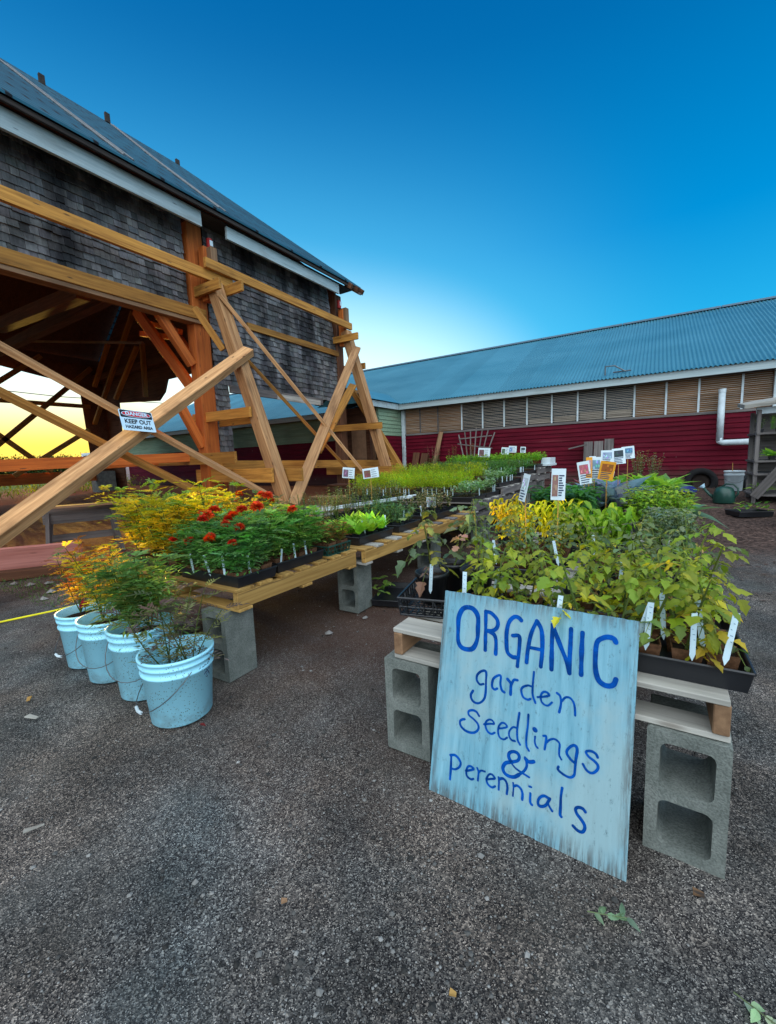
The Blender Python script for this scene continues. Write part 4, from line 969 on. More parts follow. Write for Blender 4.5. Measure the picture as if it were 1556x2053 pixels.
def g_sprouts(dx, dy, n, h, cols, stemc, feather=True, z0=.055, L=.022):
    b = MB()
    for i in range(n):
        x, y = R.uniform(-dx / 2, dx / 2), R.uniform(-dy / 2, dy / 2); p = V3((x, y, z0)); tip = p + V3((R.uniform(-.03, .03), R.uniform(-.03, .03), h * R.uniform(.7, 1.05)))
        s = V3((.0016, .0008, 0)); b.add([p - s, p + s, tip + s * .5, tip - s * .5], [(0, 1, 2, 3)], jc(stemc))
        for k in range(9 if feather else 6):
            q_ = p.lerp(tip, R.uniform(.42, 1.0)); d = hz(R.uniform(0, 6.3), R.uniform(.0, 1.3))
            if feather: dia(b, q_, d, UP, L * R.uniform(.7, 1.5), L * .16, jc(R.choice(cols)))
            else: leaf(b, q_, d, UP, L * R.uniform(.8, 1.5), L * .7, jc(R.choice(cols)), .3)
    return b.mesh('foliage', M['leaf'])
def g_spike(h, n, col, z0=.3):
    b = MB()
    for k in range(n):
        x, y = R.uniform(-.06, .06), R.uniform(-.06, .06); tip = V3((x * 1.4, y * 1.4, z0 + h * R.uniform(.6, 1)))
        b.tube([(x, y, z0 - .08), tip], [.002, .0012], 4, False, (.10, .12, .04))
        for i in range(26):
            t_ = R.uniform(.35, 1); dia(b, V3((x, y, z0)).lerp(tip, t_), hz(R.uniform(0, 6.3), .5), UP, .016, .008, jc(col))
    return b.mesh('flower_spike', M['petal'])
def flower_mesh(r=.021, col=(.46, .02, .006), n=46):
    b = MB()
    for i in range(n):
        z = -0.15 + 1.1 * i / n; a = i * 2.4; d = V3((cos(a) * sqrt(max(0, 1 - z * z)) + .001, sin(a) * sqrt(max(0, 1 - z * z)), z * .8)).normalized()
        k = R.uniform(.6, 1.35); leaf(b, d * r * .2, d, UP + rv(.3), r * R.uniform(.85, 1.1), r * .62, (col[0] * k, col[1] * k * R.uniform(.5, 3), col[2]), .2, False, .3)
    return b.mesh('flower', M['petal'])
FLW = [flower_mesh(.031, (.66, .03, .008)), flower_mesh(.028, (.74, .05, .008)), flower_mesh(.025, (.50, .015, .006))]
MAGENTA = flower_mesh(.02, (.40, .01, .06))

GREEN = [(.05, .13, .035), (.07, .17, .045), (.045, .11, .05), (.10, .20, .06)]
DKGRN = [(.03, .10, .03), (.045, .13, .035), (.035, .09, .045)]
YGRN = [(.20, .28, .03), (.28, .32, .03), (.14, .22, .03), (.40, .36, .03)]
SUN_GOLD = [(.50, .36, .012), (.40, .37, .025), (.18, .28, .03), (.56, .40, .015)]  # leaf golds heightened: low sun backlight painted into the colour
TOMC = [(.22, .26, .03), (.30, .31, .025), (.38, .34, .025), (.11, .15, .045), (.48, .36, .03), (.26, .15, .05), (.16, .21, .04)]
TOMG = [(.13, .18, .08), (.18, .22, .07), (.10, .15, .08), (.26, .26, .06), (.33, .20, .10)]
LETT = [(.22, .42, .035), (.30, .48, .05), (.17, .36, .04)]
GREY = [(.13, .19, .14), (.17, .23, .16), (.10, .15, .11), (.20, .24, .14)]
RUST = [(.30, .07, .01), (.42, .13, .012), (.55, .33, .02), (.24, .05, .012), (.50, .30, .02)]
KALE = [(.12, .20, .33), (.17, .25, .40), (.09, .14, .27), (.20, .20, .38)]
HERB = [(.10, .17, .09), (.15, .21, .10), (.20, .20, .09), (.28, .22, .06)]

def ordn(i): return ('first', 'second', 'third', 'fourth', 'fifth', 'sixth', 'seventh', 'eighth', 'ninth', 'tenth')[i]
def rowname(j, n):
    if n == 1: return ''
    if n == 2: return ('front row', 'back row')[j]
    if n == 3: return ('front row', 'middle row', 'back row')[j]
    return ordn(j) + ' row back'
def planting(name, desc, cat, where, cx, cy, z, dx, dy, nx, ny, variants, pot, group, flowers=None, rz=0.0, jit=.012, smin=.88, smax=1.1, potscale=1.0, flprob=0.0):
    """nx by ny potted plants in a tray; every one is a thing: pot + foliage (+ flowers)"""
    out = []; protos = {}
    for j in range(ny):
        for i in range(nx):
            lx, ly = -dx / 2 + dx * (i + .5) / nx + R.uniform(-jit, jit), -dy / 2 + dy * (j + .5) / ny + R.uniform(-jit, jit)
            x, y = cx + lx * cos(rz) - ly * sin(rz), cy + lx * sin(rz) + ly * cos(rz)
            pos = []
            if nx > 1: pos.append(ordn(i) + ' from the left')
            if ny > 1: pos.append(rowname(j, ny))
            lb = desc + ' ' + where + (', ' + ', '.join(pos) if pos else '')
            me, tips = R.choice(variants); s = R.uniform(smin, smax); ro = R.uniform(0, 2 * pi)
            r = thing(name, lb, cat, (x, y, z), group, ro, s)
            if pot is not None: child('pot', pot, r, (0, 0, 0), (0, 0, rz - ro + R.uniform(-.1, .1)), potscale / s)
            child('foliage', me, r)
            if flowers:
                for tp in tips:
                    if R.random() < flprob: child('flower', R.choice(flowers), r, tp + V3((0, 0, R.uniform(.02, .05))), (R.uniform(-.5, .5), R.uniform(-.5, .5), R.uniform(0, 6)), R.uniform(.8, 1.2))
            out.append(r)
    return out
# ------------------------------------------------------------------ left table: marigolds, lettuce, herbs
ZL = .528
tray(-2.13, 1.535, ZL, .54, .28, 'black tray of red-flowered marigolds at the table corner nearest the buckets')
mar = [g_marigold(.28, .12, 5, [(.08, .22, .05), (.11, .28, .06), (.07, .18, .06), (.18, .33, .13)], .115, 7, .042) for _ in range(5)]
mp = planting('marigold_plant', 'red-flowered marigold', 'marigold', 'in the corner tray', -2.13, 1.535, ZL + .005, .5, .25, 6, 3, mar, PEAT, 'marigolds on the yellow pallets')
def bloom(p, dx, dy, z, s):
    a = -p.rotation_euler.z; child('flower', R.choice(FLW), p, (dx * cos(a) - dy * sin(a), dx * sin(a) + dy * cos(a), z), (R.uniform(-.5, .3), R.uniform(-.4, .4), R.uniform(0, 6)), s)
for i, p in enumerate(mp):
    if i < 6 and i != 1: bloom(p, R.uniform(-.05, .05), -.07 + R.uniform(-.03, .03), R.uniform(.20, .31), R.uniform(.85, 1.15))
    if 6 <= i < 12 and i % 2: bloom(p, R.uniform(-.05, .05), -.03, R.uniform(.31, .37), R.uniform(.9, 1.2))
    if i in (2, 4, 7, 10, 12, 14, 15, 17): bloom(p, R.uniform(-.06, .06), R.uniform(-.05, .05), R.uniform(.33, .40), R.uniform(.9, 1.2))
tray(-2.72, 1.535, ZL, .58, .30, 'black tray of tall sunlit-gold marigolds above the white buckets')
marg = [g_marigold(.44, .18, 5, SUN_GOLD + SUN_GOLD + [(.14, .26, .05)], .12, 8, .040) for _ in range(3)]
planting('marigold_plant', 'tall golden-green marigold', 'marigold', 'in the tray above the buckets', -2.74, 1.56, ZL + .005, .58, .3, 4, 3, marg, PEAT, 'tall golden marigolds', smin=.9, smax=1.12)
tray(-2.73, 1.90, ZL, .54, .36, 'black tray of golden marigolds behind the tall ones')
planting('marigold_plant', 'golden marigold', 'marigold', 'behind the tall golden ones', -2.73, 1.90, ZL + .005, .5, .3, 3, 2, marg, PEAT, 'golden marigolds behind the tall ones', FLW[:1], smin=.85, smax=1.05, flprob=.08)
tray(-2.14, 1.92, ZL, .50, .42, 'black tray of marigolds with three white labels, second along the aisle')
mar2 = [g_marigold(.27, .12, 5, [(.08, .22, .05), (.11, .28, .06), (.22, .36, .08)], .105, 7, .038) for _ in range(3)]
mp = planting('marigold_plant', 'bushy green marigold', 'marigold', 'in the second tray', -2.14, 1.92, ZL + .005, .46, .38, 4, 4, mar2, PEAT, 'marigolds in the second tray')
for i in (1, 6, 8, 11): bloom(mp[i], 0, -.03, R.uniform(.30, .36), R.uniform(.85, 1.1))
marh = [g_marigold(.32, .12, 5, SUN_GOLD + GREEN, .09, 7, .03) for _ in range(2)]
tray(-2.73, 2.30, ZL, .54, .36, 'black tray of yellow-tipped marigolds on the barn side of the pallet')
planting('marigold_plant', 'yellow-tipped marigold', 'marigold', 'in the barn-side tray', -2.73, 2.30, ZL + .005, .5, .3, 3, 2, marh, PEAT, 'yellow-tipped marigolds', FLW[:1], flprob=.05)
tray(-2.03, 2.31, ZL, .27, .26, 'small dark green slotted tray at the edge of the yellow pallet', lattice=True, m='green_plastic', h=.065)
sm_ = [g_marigold(.17, .09, 6, [(.16, .12, .03), (.10, .16, .04), (.26, .12, .04)], .05, 7, .018) for _ in range(2)]
planting('bronze_seedling', 'feathery bronze seedling', 'seedling', 'in the slotted green tray', -2.03, 2.31, ZL + .01, .24, .23, 3, 2, sm_, PEAT, 'bronze seedlings in the slotted tray')
planting('bronze_seedling', 'feathery bronze-green seedling', 'seedling', 'standing behind the slotted tray', -2.32, 2.31, ZL, .26, .24, 2, 2, sm_, PEAT, 'bronze seedlings behind the slotted tray', smin=1.0, smax=1.3)
tray(-2.12, 2.80, ZL + .005, .46, .50, 'black tray of pale green lettuce')
let = [g_rosette(13, .15, .058, LETT, (.5, 2.6), .30, .12, .05) for _ in range(3)]
planting('lettuce_plant', 'bright green lettuce', 'lettuce', 'in the black tray', -2.12, 2.80, ZL + .01, .42, .46, 4, 3, let, CELL, 'lettuces on the yellow pallet')
tray(-2.70, 2.84, ZL + .005, .56, .50, 'black tray of grey lavender-like herbs behind the lettuce')
lav = [g_bush(.30, .09, 11, GREY + HERB, .028, .007, 9, .1) for _ in range(2)]
planting('herb_plant', 'spiky grey-green herb', 'herb', 'behind the lettuce', -2.70, 2.84, ZL + .01, .52, .46, 3, 2, lav, CELL, 'grey herbs behind the lettuce')
tray(-2.12, 3.35, ZL + .005, .46, .40, 'black tray of narrow-leaved green seedlings past the lettuce')
car = [g_bush(.20, .08, 9, [(.10, .22, .09), (.07, .17, .07)], .06, .011, 6, .5) for _ in range(2)]
planting('pink_seedling', 'narrow-leaved seedling', 'seedling', 'past the lettuce', -2.12, 3.35, ZL + .01, .42, .36, 4, 2, car, CELL, 'narrow-leaved seedlings past the lettuce')
tray(-2.76, 3.42, ZL + .005, .5, .40, 'black tray of mixed grey herbs on the barn side')
planting('herb_plant', 'grey-green herb', 'herb', 'on the barn side past lettuce', -2.76, 3.42, ZL + .01, .46, .36, 3, 2, lav, CELL, 'grey herbs past the lettuce')
tray(-2.10, 4.1, ZL + .02, .46, .85, 'long black tray of dry pale seedlings near the seedling bench')
dry = [g_bush(.22, .08, 7, [(.32, .24, .14), (.22, .22, .10), (.14, .18, .08), (.40, .30, .20)], .032, .014, 6, .5) for _ in range(3)]
planting('dry_seedling', 'dry pale seedling', 'seedling', 'before the bench', -2.10, 4.1, ZL + .025, .42, .8, 3, 4, dry, CELL, 'dry seedlings before the raised bench')
tray(-2.76, 4.1, ZL + .02, .5, .85, 'long black tray of brownish herbs on the barn side of the dry seedlings')
planting('herb_plant', 'brownish herb', 'herb', 'beside the dry seedlings', -2.76, 4.1, ZL + .025, .46, .8, 3, 3, [g_bush(.30, .1, 9, HERB, .03, .012, 7, .3) for _ in range(2)], CELL, 'brownish herbs beside the dry seedlings')
for i, (x, y) in enumerate(((-2.10, 1.395), (-1.98, 1.405), (-1.885, 1.50), (-2.25, 1.39))):
    lab(x, y, .585, ('white label in the corner marigold tray, middle of the near edge', 'white label leaning over the near corner of the marigold tray', 'white label at the aisle side of the corner marigold tray', 'white label deep in leaves of the corner marigold tray')[i], .4, s=.85)
for i, (x, y) in enumerate(((-1.905, 1.75), (-1.90, 1.87), (-1.91, 1.98))):
    lab(x, y, .585, ('white label in the second marigold tray, nearest the buckets', 'white leaning label in the second marigold tray, between the other two', 'white label in the second marigold tray, farthest from the buckets')[i], .4, s=.75)
for i, (x, y) in enumerate(((-1.98, 2.75), (-1.97, 3.05), (-1.99, 3.4), (-1.98, 3.75))):
    lab(x, y, .60, ('white label beside the lettuce, near end', 'white label beside the lettuce, far end', 'white label among narrow-leaved seedlings', 'white label at the start of the dry seedlings')[i], .4, s=.8)
card(-2.76, 3.58, 1.06, .13, .115, 'small white picture card on a stake, the one nearer the barn brace', rz=.55, side=True, pic=(.20, .12, .18), roll=.12)
card(-2.47, 3.58, 1.055, .165, .105, 'wider white picture card on a stake above the grey herbs', rz=.60, side=True, pic=(.22, .09, .08), roll=-.10)
card(-2.10, 4.22, .69, .10, .11, 'blue-white card stuck at the end of the dry seedlings', rz=.5, tilt=-.1, side=False, pic=(.4, .5, .6), stake=.06)
b = MB()
for k in range(2): b.tube([(-3.3, 3.3 + .1 * k, .62 + .02 * k), (-2.55, 4.6 + .1 * k, .70 + .02 * k)], .012, 8)
tag(b.obj('metal_rail', M['white_board'], loc=(-3.0, 3.9, .6)), 'pair of thin pale metal rails lying behind the grey herbs', 'rail')

# raised seedling bench: trays of many small sprouts rooted in the tray's cells
def sprout_tray(x, y, z, label, n, h, cols, sc, feather, dx=.54, dy=.29, L=.022, group='trays of young seedlings on the raised bench'):
    r = thing('seedling_tray', label, 'seedling tray', (x, y, z), group, pi / 2 + R.uniform(-.03, .03))
    child('tray', tray_mesh(dx, dy, .055), r)
    b = MB(); b.box((0, 0, .045), (dx - .02, dy - .02, .01)); child('soil', b.mesh('soil', M['soil']), r)
    child('foliage', g_sprouts(dx - .04, dy - .03, n, h, cols, sc, feather, .05, L), r)
    for k in range(3):
        if R.random() < .6: child('label', LAB, r, (R.uniform(-.25, .25), -dy / 2 + .02, .055), (.1, 0, -1.2), .7)
    return r
colx = (-1.98, -2.30, -2.62, -2.94, -3.26, -3.58)
colw = ('aisle-edge', 'second', 'third', 'fourth', 'fifth', 'barn-edge')
for j in range(8):
    y = 5.05 + .565 * j; zz0 = (.50, .60, .70, .79)[min(3, int((y - 4.78) / 1.1))] + .131
    for i, x in enumerate(colx):
        if j < 3 and i > 0: cols, sc, fe, h, L, what = [(.22, .36, .015), (.30, .44, .02), (.15, .28, .02), (.44, .42, .02)], (.55, .36, .05), True, .30, .036, 'tall feathery yellow-green dill'
        elif j < 3: cols, sc, fe, h, L, what = [(.22, .36, .20), (.16, .30, .14), (.28, .40, .26)], (.3, .3, .15), False, .18, .036, 'pale blue-green cabbage seedlings'
        elif j < 6: cols, sc, fe, h, L, what = [(.06, .17, .04), (.09, .22, .05), (.12, .22, .08)], (.08, .12, .04), j % 2 == 0, .22, .028, 'dark green seedlings'
        else: cols, sc, fe, h, L, what = [(.16, .32, .03), (.24, .40, .03), (.11, .26, .03)], (.1, .16, .04), False, .24, .032, 'bright green leafy seedlings'
        o = sprout_tray(x, y, zz0, 'tray of %s, %s column, %s row back on bench' % (what, colw[i], ordn(j)), 150 if fe else 85, h, cols, sc, fe, L=L)
spk = [(g_spike(.30, 9, c_), []) for c_ in ((.45, .10, .14), (.40, .16, .08))]
for k, (x, y, z, c_) in enumerate(((-3.55, 7.2, .85, 0), (-3.25, 7.5, .85, 1), (-3.7, 7.7, .85, 0), (-3.05, 7.9, .9, 1))):
    r = thing('flowering_plant', 'plant with pink red flower spikes near the trellis, ' + ('tallest, farthest left', 'second from the left', 'third from the left', 'rightmost')[k], 'flower', (x, y, z), 'pink spiked flowers at the back of the bench')
    child('flower_spike', spk[c_][0], r); me, _ = g_bush(.30, .1, 8, DKGRN, .04, .012, 6); child('foliage', me, r)
card(-2.95, 8.45, 1.25, .24, .19, 'large white picture card low in the seedlings, in front of the trellis', rz=.35, side=True, pic=(.14, .08, .08), roll=.08)
card(-2.66, 8.95, 1.27, .16, .15, 'white card on the bench, near one of an overlapping pair', rz=.35, side=True, pic=(.08, .14, .08), roll=.1)
card(-2.53, 9.05, 1.30, .16, .14, 'white card on the bench, far one of an overlapping pair', rz=.35, side=True, pic=(.2, .3, .5), roll=.06)
card(-2.35, 9.2, 1.28, .11, .13, 'small white card farthest along the seedling bench', rz=.35, side=False, pic=(.07, .10, .12), roll=.05)
b = MB(); b.b2((-1.86, 8.75, .98), (-1.70, 9.25, 1.10)); b.b2((-1.86, 8.72, .94), (-1.68, 9.28, .98)); tag(b.obj('plastic_tub', M['white_board'], loc=(-1.78, 9, .94)), 'pale plastic tub at the far corner of the seedling bench', 'tub')

# ------------------------------------------------------------------ right table: tomatoes, basil, kale
ZR = .528
tom = [g_tomato(.25, TOMC, .08, 10, .095, .033) for _ in range(6)]; tomg = [g_tomato(.21, TOMG + TOMC[:2], .10, 9, .085, .028) for _ in range(5)]
tray(-.03, 1.525, ZR, .56, .29, 'black tray of tomato seedlings in peat pots at the sign corner')
planting('tomato_seedling', 'yellowing tomato seedling', 'tomato', 'in the tray beside the sign', -.03, 1.525, ZR + .005, .52, .25, 6, 2, tom, PEAT, 'tomatoes in the corner tray')
tray(-.50, 1.60, ZR, .34, .27, 'black tray of tomatoes hidden behind the blue sign')
planting('tomato_seedling', 'tomato seedling', 'tomato', 'right behind the blue sign', -.50, 1.62, ZR + .005, .3, .2, 3, 2, [g_tomato(.22, TOMC, .05, 9, .075, .03) for _ in range(3)], PEAT, 'tomatoes behind the sign')
tray(-.735, 1.70, ZR, .42, .40, 'black lattice tray holding a round pot, left of the sign', .22, lattice=True, h=.075)
def pot_tomato(x, y, z, label, foliage, s=1.0):
    r = thing('potted_tomato', label, 'tomato', (x, y, z), 'tomatoes in round black pots', 0, s); child('pot', BPOT, r); child('foliage', foliage, r); return r
ptf = [g_tomato(.34, TOMG + [(.42, .22, .16)], .13, 11, .12, .038, .11)[0] for _ in range(3)]
pot_tomato(-.83, 1.66, ZR + .008, 'tall wilting tomato in a round black pot in the lattice tray, front one', ptf[0])
pot_tomato(-.66, 1.78, ZR + .008, 'tall tomato in a round black pot at the back of the lattice tray', ptf[1])
pot_tomato(-.82, 1.88, ZR + .008, 'tall pale-stemmed tomato in a round black pot beside the aisle, behind the lattice tray', ptf[2], .95)
tray(-.03, 1.83, ZR, .56, .29, 'black tray of tomatoes, second row back beside the aisle on the right'); planting('tomato_seedling', 'leggy tomato seedling', 'tomato', 'in the second right-hand tray', -.03, 1.83, ZR + .005, .52, .25, 4, 2, tom, PEAT, 'tomatoes in the second tray', smin=.9, smax=1.05)
tray(-.02, 2.16, ZR, .54, .30, 'black tray of tomatoes, third row back, pallet boards showing beside it'); planting('tomato_seedling', 'olive-green tomato seedling', 'tomato', 'in the third right-hand tray', -.02, 2.16, ZR + .005, .5, .26, 4, 2, tom + tomg, PEAT, 'tomatoes in the third tray', smin=.9, smax=1.15)
tray(-.62, 2.30, ZR, .44, .28, 'black tray of thin tomatoes at the aisle edge behind the bare boards'); planting('tomato_seedling', 'thin grey-green tomato seedling', 'tomato', 'behind the bare boards', -.62, 2.30, ZR + .005, .42, .24, 3, 2, tomg, PEAT, 'thin tomatoes behind the bare boards')
tray(-.02, 2.55, ZR, .54, .34, 'black tray of grey-green tomatoes on the middle pallet'); planting('tomato_seedling', 'grey-green tomato', 'tomato', 'on the middle pallet', -.02, 2.55, ZR + .005, .5, .3, 4, 2, tomg, PEAT, 'tomatoes on the middle pallet')
tray(-.60, 2.66, ZR, .46, .30, 'black tray of olive tomatoes along the aisle, middle pallet'); planting('tomato_seedling', 'olive tomato', 'tomato', 'along the aisle, middle pallet', -.60, 2.66, ZR + .005, .42, .26, 4, 2, tomg + tom[:2], PEAT, 'olive tomatoes along the aisle')
yel = [g_bush(.30, .10, 9, [(.62, .50, .012), (.70, .58, .02), (.46, .44, .02)], .058, .024, 8, .9, hang=.4) for _ in range(2)]
lim = [g_bush(.25, .10, 8, [(.22, .36, .03), (.28, .40, .03), (.16, .30, .03)], .085, .036, 5, .8, hang=.4) for _ in range(2)]
for k, (x, y, m_, d) in enumerate(((-.90, 3.02, 0, 'bright yellow drooping plant, the one nearest the aisle'), (-.76, 3.10, 0, 'small bright yellow drooping plant between two yellow neighbours'), (-.62, 3.06, 0, 'bright yellow drooping plant beside the narrow tilted card'))):
    r = thing('yellow_plant', d, 'plant', (x, y, ZR + .01), 'yellow drooping plants', R.uniform(0, 6), (1.05, .8, 1.0)[k]); child('pot', CELL, r); child('foliage', yel[k % 2][0], r)
tray(-.32, 3.08, ZR, .5, .3, 'black tray of lime green drooping peppers beside the yellow plants')
planting('pepper_plant', 'lime green pepper plant', 'pepper', 'beside the yellow plants', -.32, 3.08, ZR + .005, .44, .24, 3, 2, lim, CELL, 'lime green peppers')
gry = [g_bush(.25, .12, 11, GREY + [(.22, .26, .10)], .04, .02, 7, .4) for _ in range(2)]
planting('herb_plant', 'silvery herb', 'herb', 'at the right edge, middle pallet', .10, 3.05, ZR + .005, .26, .6, 2, 4, gry, CELL, 'silvery herbs at the right edge')
zb = .561
bas = [g_bush(.26, .11, 7, [(.035, .13, .025), (.05, .17, .03), (.04, .12, .05)], .10, .048, 6, .45) for _ in range(3)]
tray(-.62, 3.86, zb, .42, .5, 'black tray of big dark green basil'); planting('basil_plant', 'dark green basil', 'basil', 'in the black tray', -.62, 3.86, zb + .005, .42, .54, 3, 4, bas, CELL, 'dark green basil plants', smin=.9, smax=1.15)
cur = [g_bush(.27, .12, 14, [(.30, .40, .03), (.22, .34, .04), (.16, .28, .05)], .038, .028, 6, .5) for _ in range(2)]
planting('parsley_plant', 'curly yellow-green parsley', 'parsley', 'right of the basil', .05, 3.85, zb + .005, .36, .5, 3, 3, cur, CELL, 'curly parsley right of the basil')
lt2 = [g_rosette(18, .20, .085, [(.20, .38, .05), (.27, .44, .06), (.14, .28, .08)], (.4, 2.0), .45, .12, .05, True) for _ in range(3)]
planting('lettuce_plant', 'broad green lettuce', 'lettuce', 'behind the curly parsley', .05, 4.5, zb + .005, .36, .6, 3, 3, lt2, CELL, 'broad lettuces behind the parsley')
planting('lettuce_plant', 'pale loose lettuce', 'lettuce', 'behind the blue kale', -.15, 5.5, .661, .7, .7, 4, 3, lt2, CELL, 'pale lettuces right of the kale', smin=1.0, smax=1.25)
kal = [g_rosette(16, .30, .13, KALE, (.5, 2.2), .5, .2, .07, True, .05) for _ in range(3)]
planting('kale_plant', 'blue-violet kale', 'kale', 'behind the seed packets', -.40, 4.62, .575, .44, .7, 3, 4, kal, CELL, 'blue kale plants')
planting('flowering_herb', 'tall seeding herb', 'herb', 'at the back corner', -.05, 6.0, .661, .3, .3, 2, 2, [(g_bush(.42, .10, 8, GREY + [(.2, .12, .10)], .03, .012, 9, .2)[0], [])] , CELL, 'tall herbs at the back corner')
hos = g_rosette(9, .24, .11, [(.10, .20, .14), (.14, .26, .17)], (.3, .9), .55, .12, .05)[0]
r = thing('hosta_plant', 'broad grey-leaved plant hanging over the right edge of the table', 'plant', (.24, 4.35, zb)); child('pot', CELL, r); child('foliage', hos, r)
r = thing('hosta_plant', 'dark red-leaved plant behind the blue kale', 'plant', (-.78, 6.0, .661)); child('pot', CELL, r); child('foliage', g_rosette(10, .14, .05, [(.25, .03, .06), (.12, .04, .05)], (.5, 2), .3)[0], r); child('flower', MAGENTA, r, (.03, 0, .24))
for i, (x, y, d) in enumerate(((-.245, 1.375, 'blue-white label rising over the top edge of the sign'), (-.02, 1.41, 'white label just right of the sign, tall and upright'), (.005, 1.395, 'short white label at the right edge of the sign'), (.05, 1.50, 'white label leaning among the tomato pots, second from the sign'), (.145, 1.47, 'white label behind the front peat pots, third from the sign'), (.115, 1.375, 'white label leaning right at the front of the corner tray'), (.19, 1.39, 'white label at the outer corner of the corner tray'), (-.60, 1.47, 'white label standing by the left top corner of the sign'), (-.53, 1.62, 'white label in the tomatoes behind the sign'), (-.70, 2.18, 'white label by the bare pallet boards'), (-.40, 2.28, 'white label among the thin tomatoes'), (-.10, 2.05, 'white label between the second and third tomato trays'), (.12, 1.74, 'white label in the second tomato tray'), (-.80, 1.58, 'white label in the round black pot'), (-.25, 2.5, 'white label among the grey-green tomatoes'))):
    lab(x, y, .615 if i else .60, d, .25 if i not in (3, 5) else .5, s=1.0 if i < 8 else .9)
card(-.655, 2.60, .985, .055, .17, 'narrow card turned almost edge-on above the yellow plants', rz=-.62, tilt=-.12, roll=.18, stake=.30, pic=(.5, .6, .65))
card(-.46, 2.60, 1.005, .078, .185, 'tall white plant card on a bamboo stake above the tomatoes', rz=.12, tilt=.0, stake=.30, side=True, lines=9, pic=(.30, .16, .14), roll=.03)
for x, y, z, w, h, d, kw in ((-.50, 4.05, 1.005, .10, .20, 'tall white seed packet, leftmost of the cluster above the kale', dict(pic=(.5, .15, .18), roll=-.16)), (-.425, 4.1, 1.045, .115, .19, 'white seed packet with blue middle in the cluster above the kale', dict(pic=(.2, .35, .5))), (-.465, 4.06, 1.05, .05, .18, 'orange-edged packet peeping out behind the white packets', dict(m='orange_card', pic=(.5, .3, .3))), (-.465, 4.3, 1.115, .055, .06, 'tiny card on top of the seed packet cluster', dict(pic=(.1, .2, .3), lines=2)), (-.325, 4.05, 1.02, .12, .16, 'bright orange seed packet in the cluster above the kale', dict(m='orange_card', pic=(.35, .10, .02), roll=.16)), (-.335, 4.25, .99, .11, .05, 'white lower edge card under the orange packet', dict(pic=(.6, .4, .4), roll=.16)), (-.36, 4.5, 1.125, .11, .14, 'blue-white card behind the orange packet', dict(pic=(.3, .4, .55))), (-.27, 4.6, 1.135, .11, .15, 'blue-white card with dark picture, right of the packet cluster', dict(pic=(.03, .05, .06), roll=-.08)), (-.20, 4.75, 1.165, .11, .12, 'rightmost blue-white card, highest above the kale', dict(pic=(.1, .25, .4), roll=-.08))):
    card(x, y, z, w, h, d, rz=.2, tilt=R.uniform(-.1, .1), stake=.28, cat='seed packet', **kw)

# ------------------------------------------------------------------ white pails with tall marigolds
def pail_thing(x, y, label, h=.37, r0=.128, r1=.150, hang=0.6, soil=.30, print_=False):
    r = thing('white_pail', label, 'bucket', (x, y, 0), 'white pails of marigolds by the left table')
    def rad(z): return r0 + (r1 - r0) * z / h
    pr = [(0, .003), (r0 - .012, .003), (r0, .012), (rad(h * .74), h * .74), (rad(h * .74) + .006, h * .745), (rad(h * .78) + .007, h * .78), (rad(h * .79), h * .785), (rad(h * .86), h * .86), (rad(h * .86) + .006, h * .865), (rad(h * .90) + .007, h * .90), (rad(h * .91), h * .905), (rad(h * .95), h * .95), (r1 + .007, h * .955), (r1 + .008, h), (r1 - .004, h), (rad(soil * .9) - .004, soil * .9)]
    b = MB(); b.lathe(pr, 40); child('pail', b.mesh('pail', M['pail'], True), r)
    b = MB(); b.lathe([(rad(soil) - .004, soil), (rad(soil) * .5, soil + .012), (0, soil + .008)], 24); child('soil', b.mesh('soil', M['soil'], True), r)
    b = MB(); P = []; grip = hang is not None; hang = hang or 1.9
    for i in range(17):
        a = -.5 + hang * .6 + pi * 1.0 * i / 16 + pi; s_ = sin(pi * i / 16); rr_ = r1 + .012 + .015 * s_; P.append((rr_ * cos(a), rr_ * sin(a), h * .82 - .17 * s_))
    b.tube(P, .0022, 6); hd = child('handle', b.mesh('handle', M['wire']), r)
    if grip: b = MB(); b.tube(P[7:10], .007, 8); child('grip', b.mesh('grip', M['white_board']), hd)
    if print_:
        b = MB()
        for i in range(14):
            a = .02 + R.uniform(0, .42); z = .205 + R.uniform(0, .06); rr_ = rad(z) + .0012; b.tube([(rr_ * cos(a), rr_ * sin(a), z), (rr_ * cos(a + .05), rr_ * sin(a + .05), z + R.uniform(-.012, .012)), (rr_ * cos(a + .09), rr_ * sin(a + .09), z + R.uniform(-.01, .01))], .0014, 4)
        child('faded_print', b.mesh('faded_print', M['ink']), r)
    return r
pail_thing(-1.895, 1.045, 'white pail nearest the aisle, lower and wider than its neighbours, with faded print', .33, .135, .160, .5, .15, True)
pail_thing(-2.265, 1.075, 'tall white pail with double ribs, second from the aisle', .38, .125, .152, None, .31)
pail_thing(-2.62, 1.075, 'dirty speckled white pail, third from the aisle', .36, .125, .148, None, .30)
pail_thing(-2.94, 1.09, 'white pail farthest left, with a white handle grip', .34, .125, .150, .9, .29)
def pplant(x, y, z, label, me, s=1.0):
    r = thing('tall_marigold', label, 'marigold', (x, y, z), 'tall marigolds growing in the white pails', R.uniform(0, 6), s); child('foliage', me, r)
rust = [g_marigold(.46, .17, 6, RUST, .075, 12, .026)[0] for _ in range(2)]; tg = [g_marigold(.42, .19, 6, [(.08, .16, .045), (.12, .21, .055), (.16, .20, .06)], .13, 9, .046, .6)[0] for _ in range(2)]
gld = [g_marigold(.46, .17, 6, RUST[2:3] + SUN_GOLD + GREEN, .085, 11, .028)[0] for _ in range(2)]
pplant(-2.97, 1.07, .26, 'rust-red marigold in the farthest left pail', rust[0]); pplant(-2.92, 1.16, .26, 'orange and gold marigold at the back of the farthest pail', rust[1], .95)
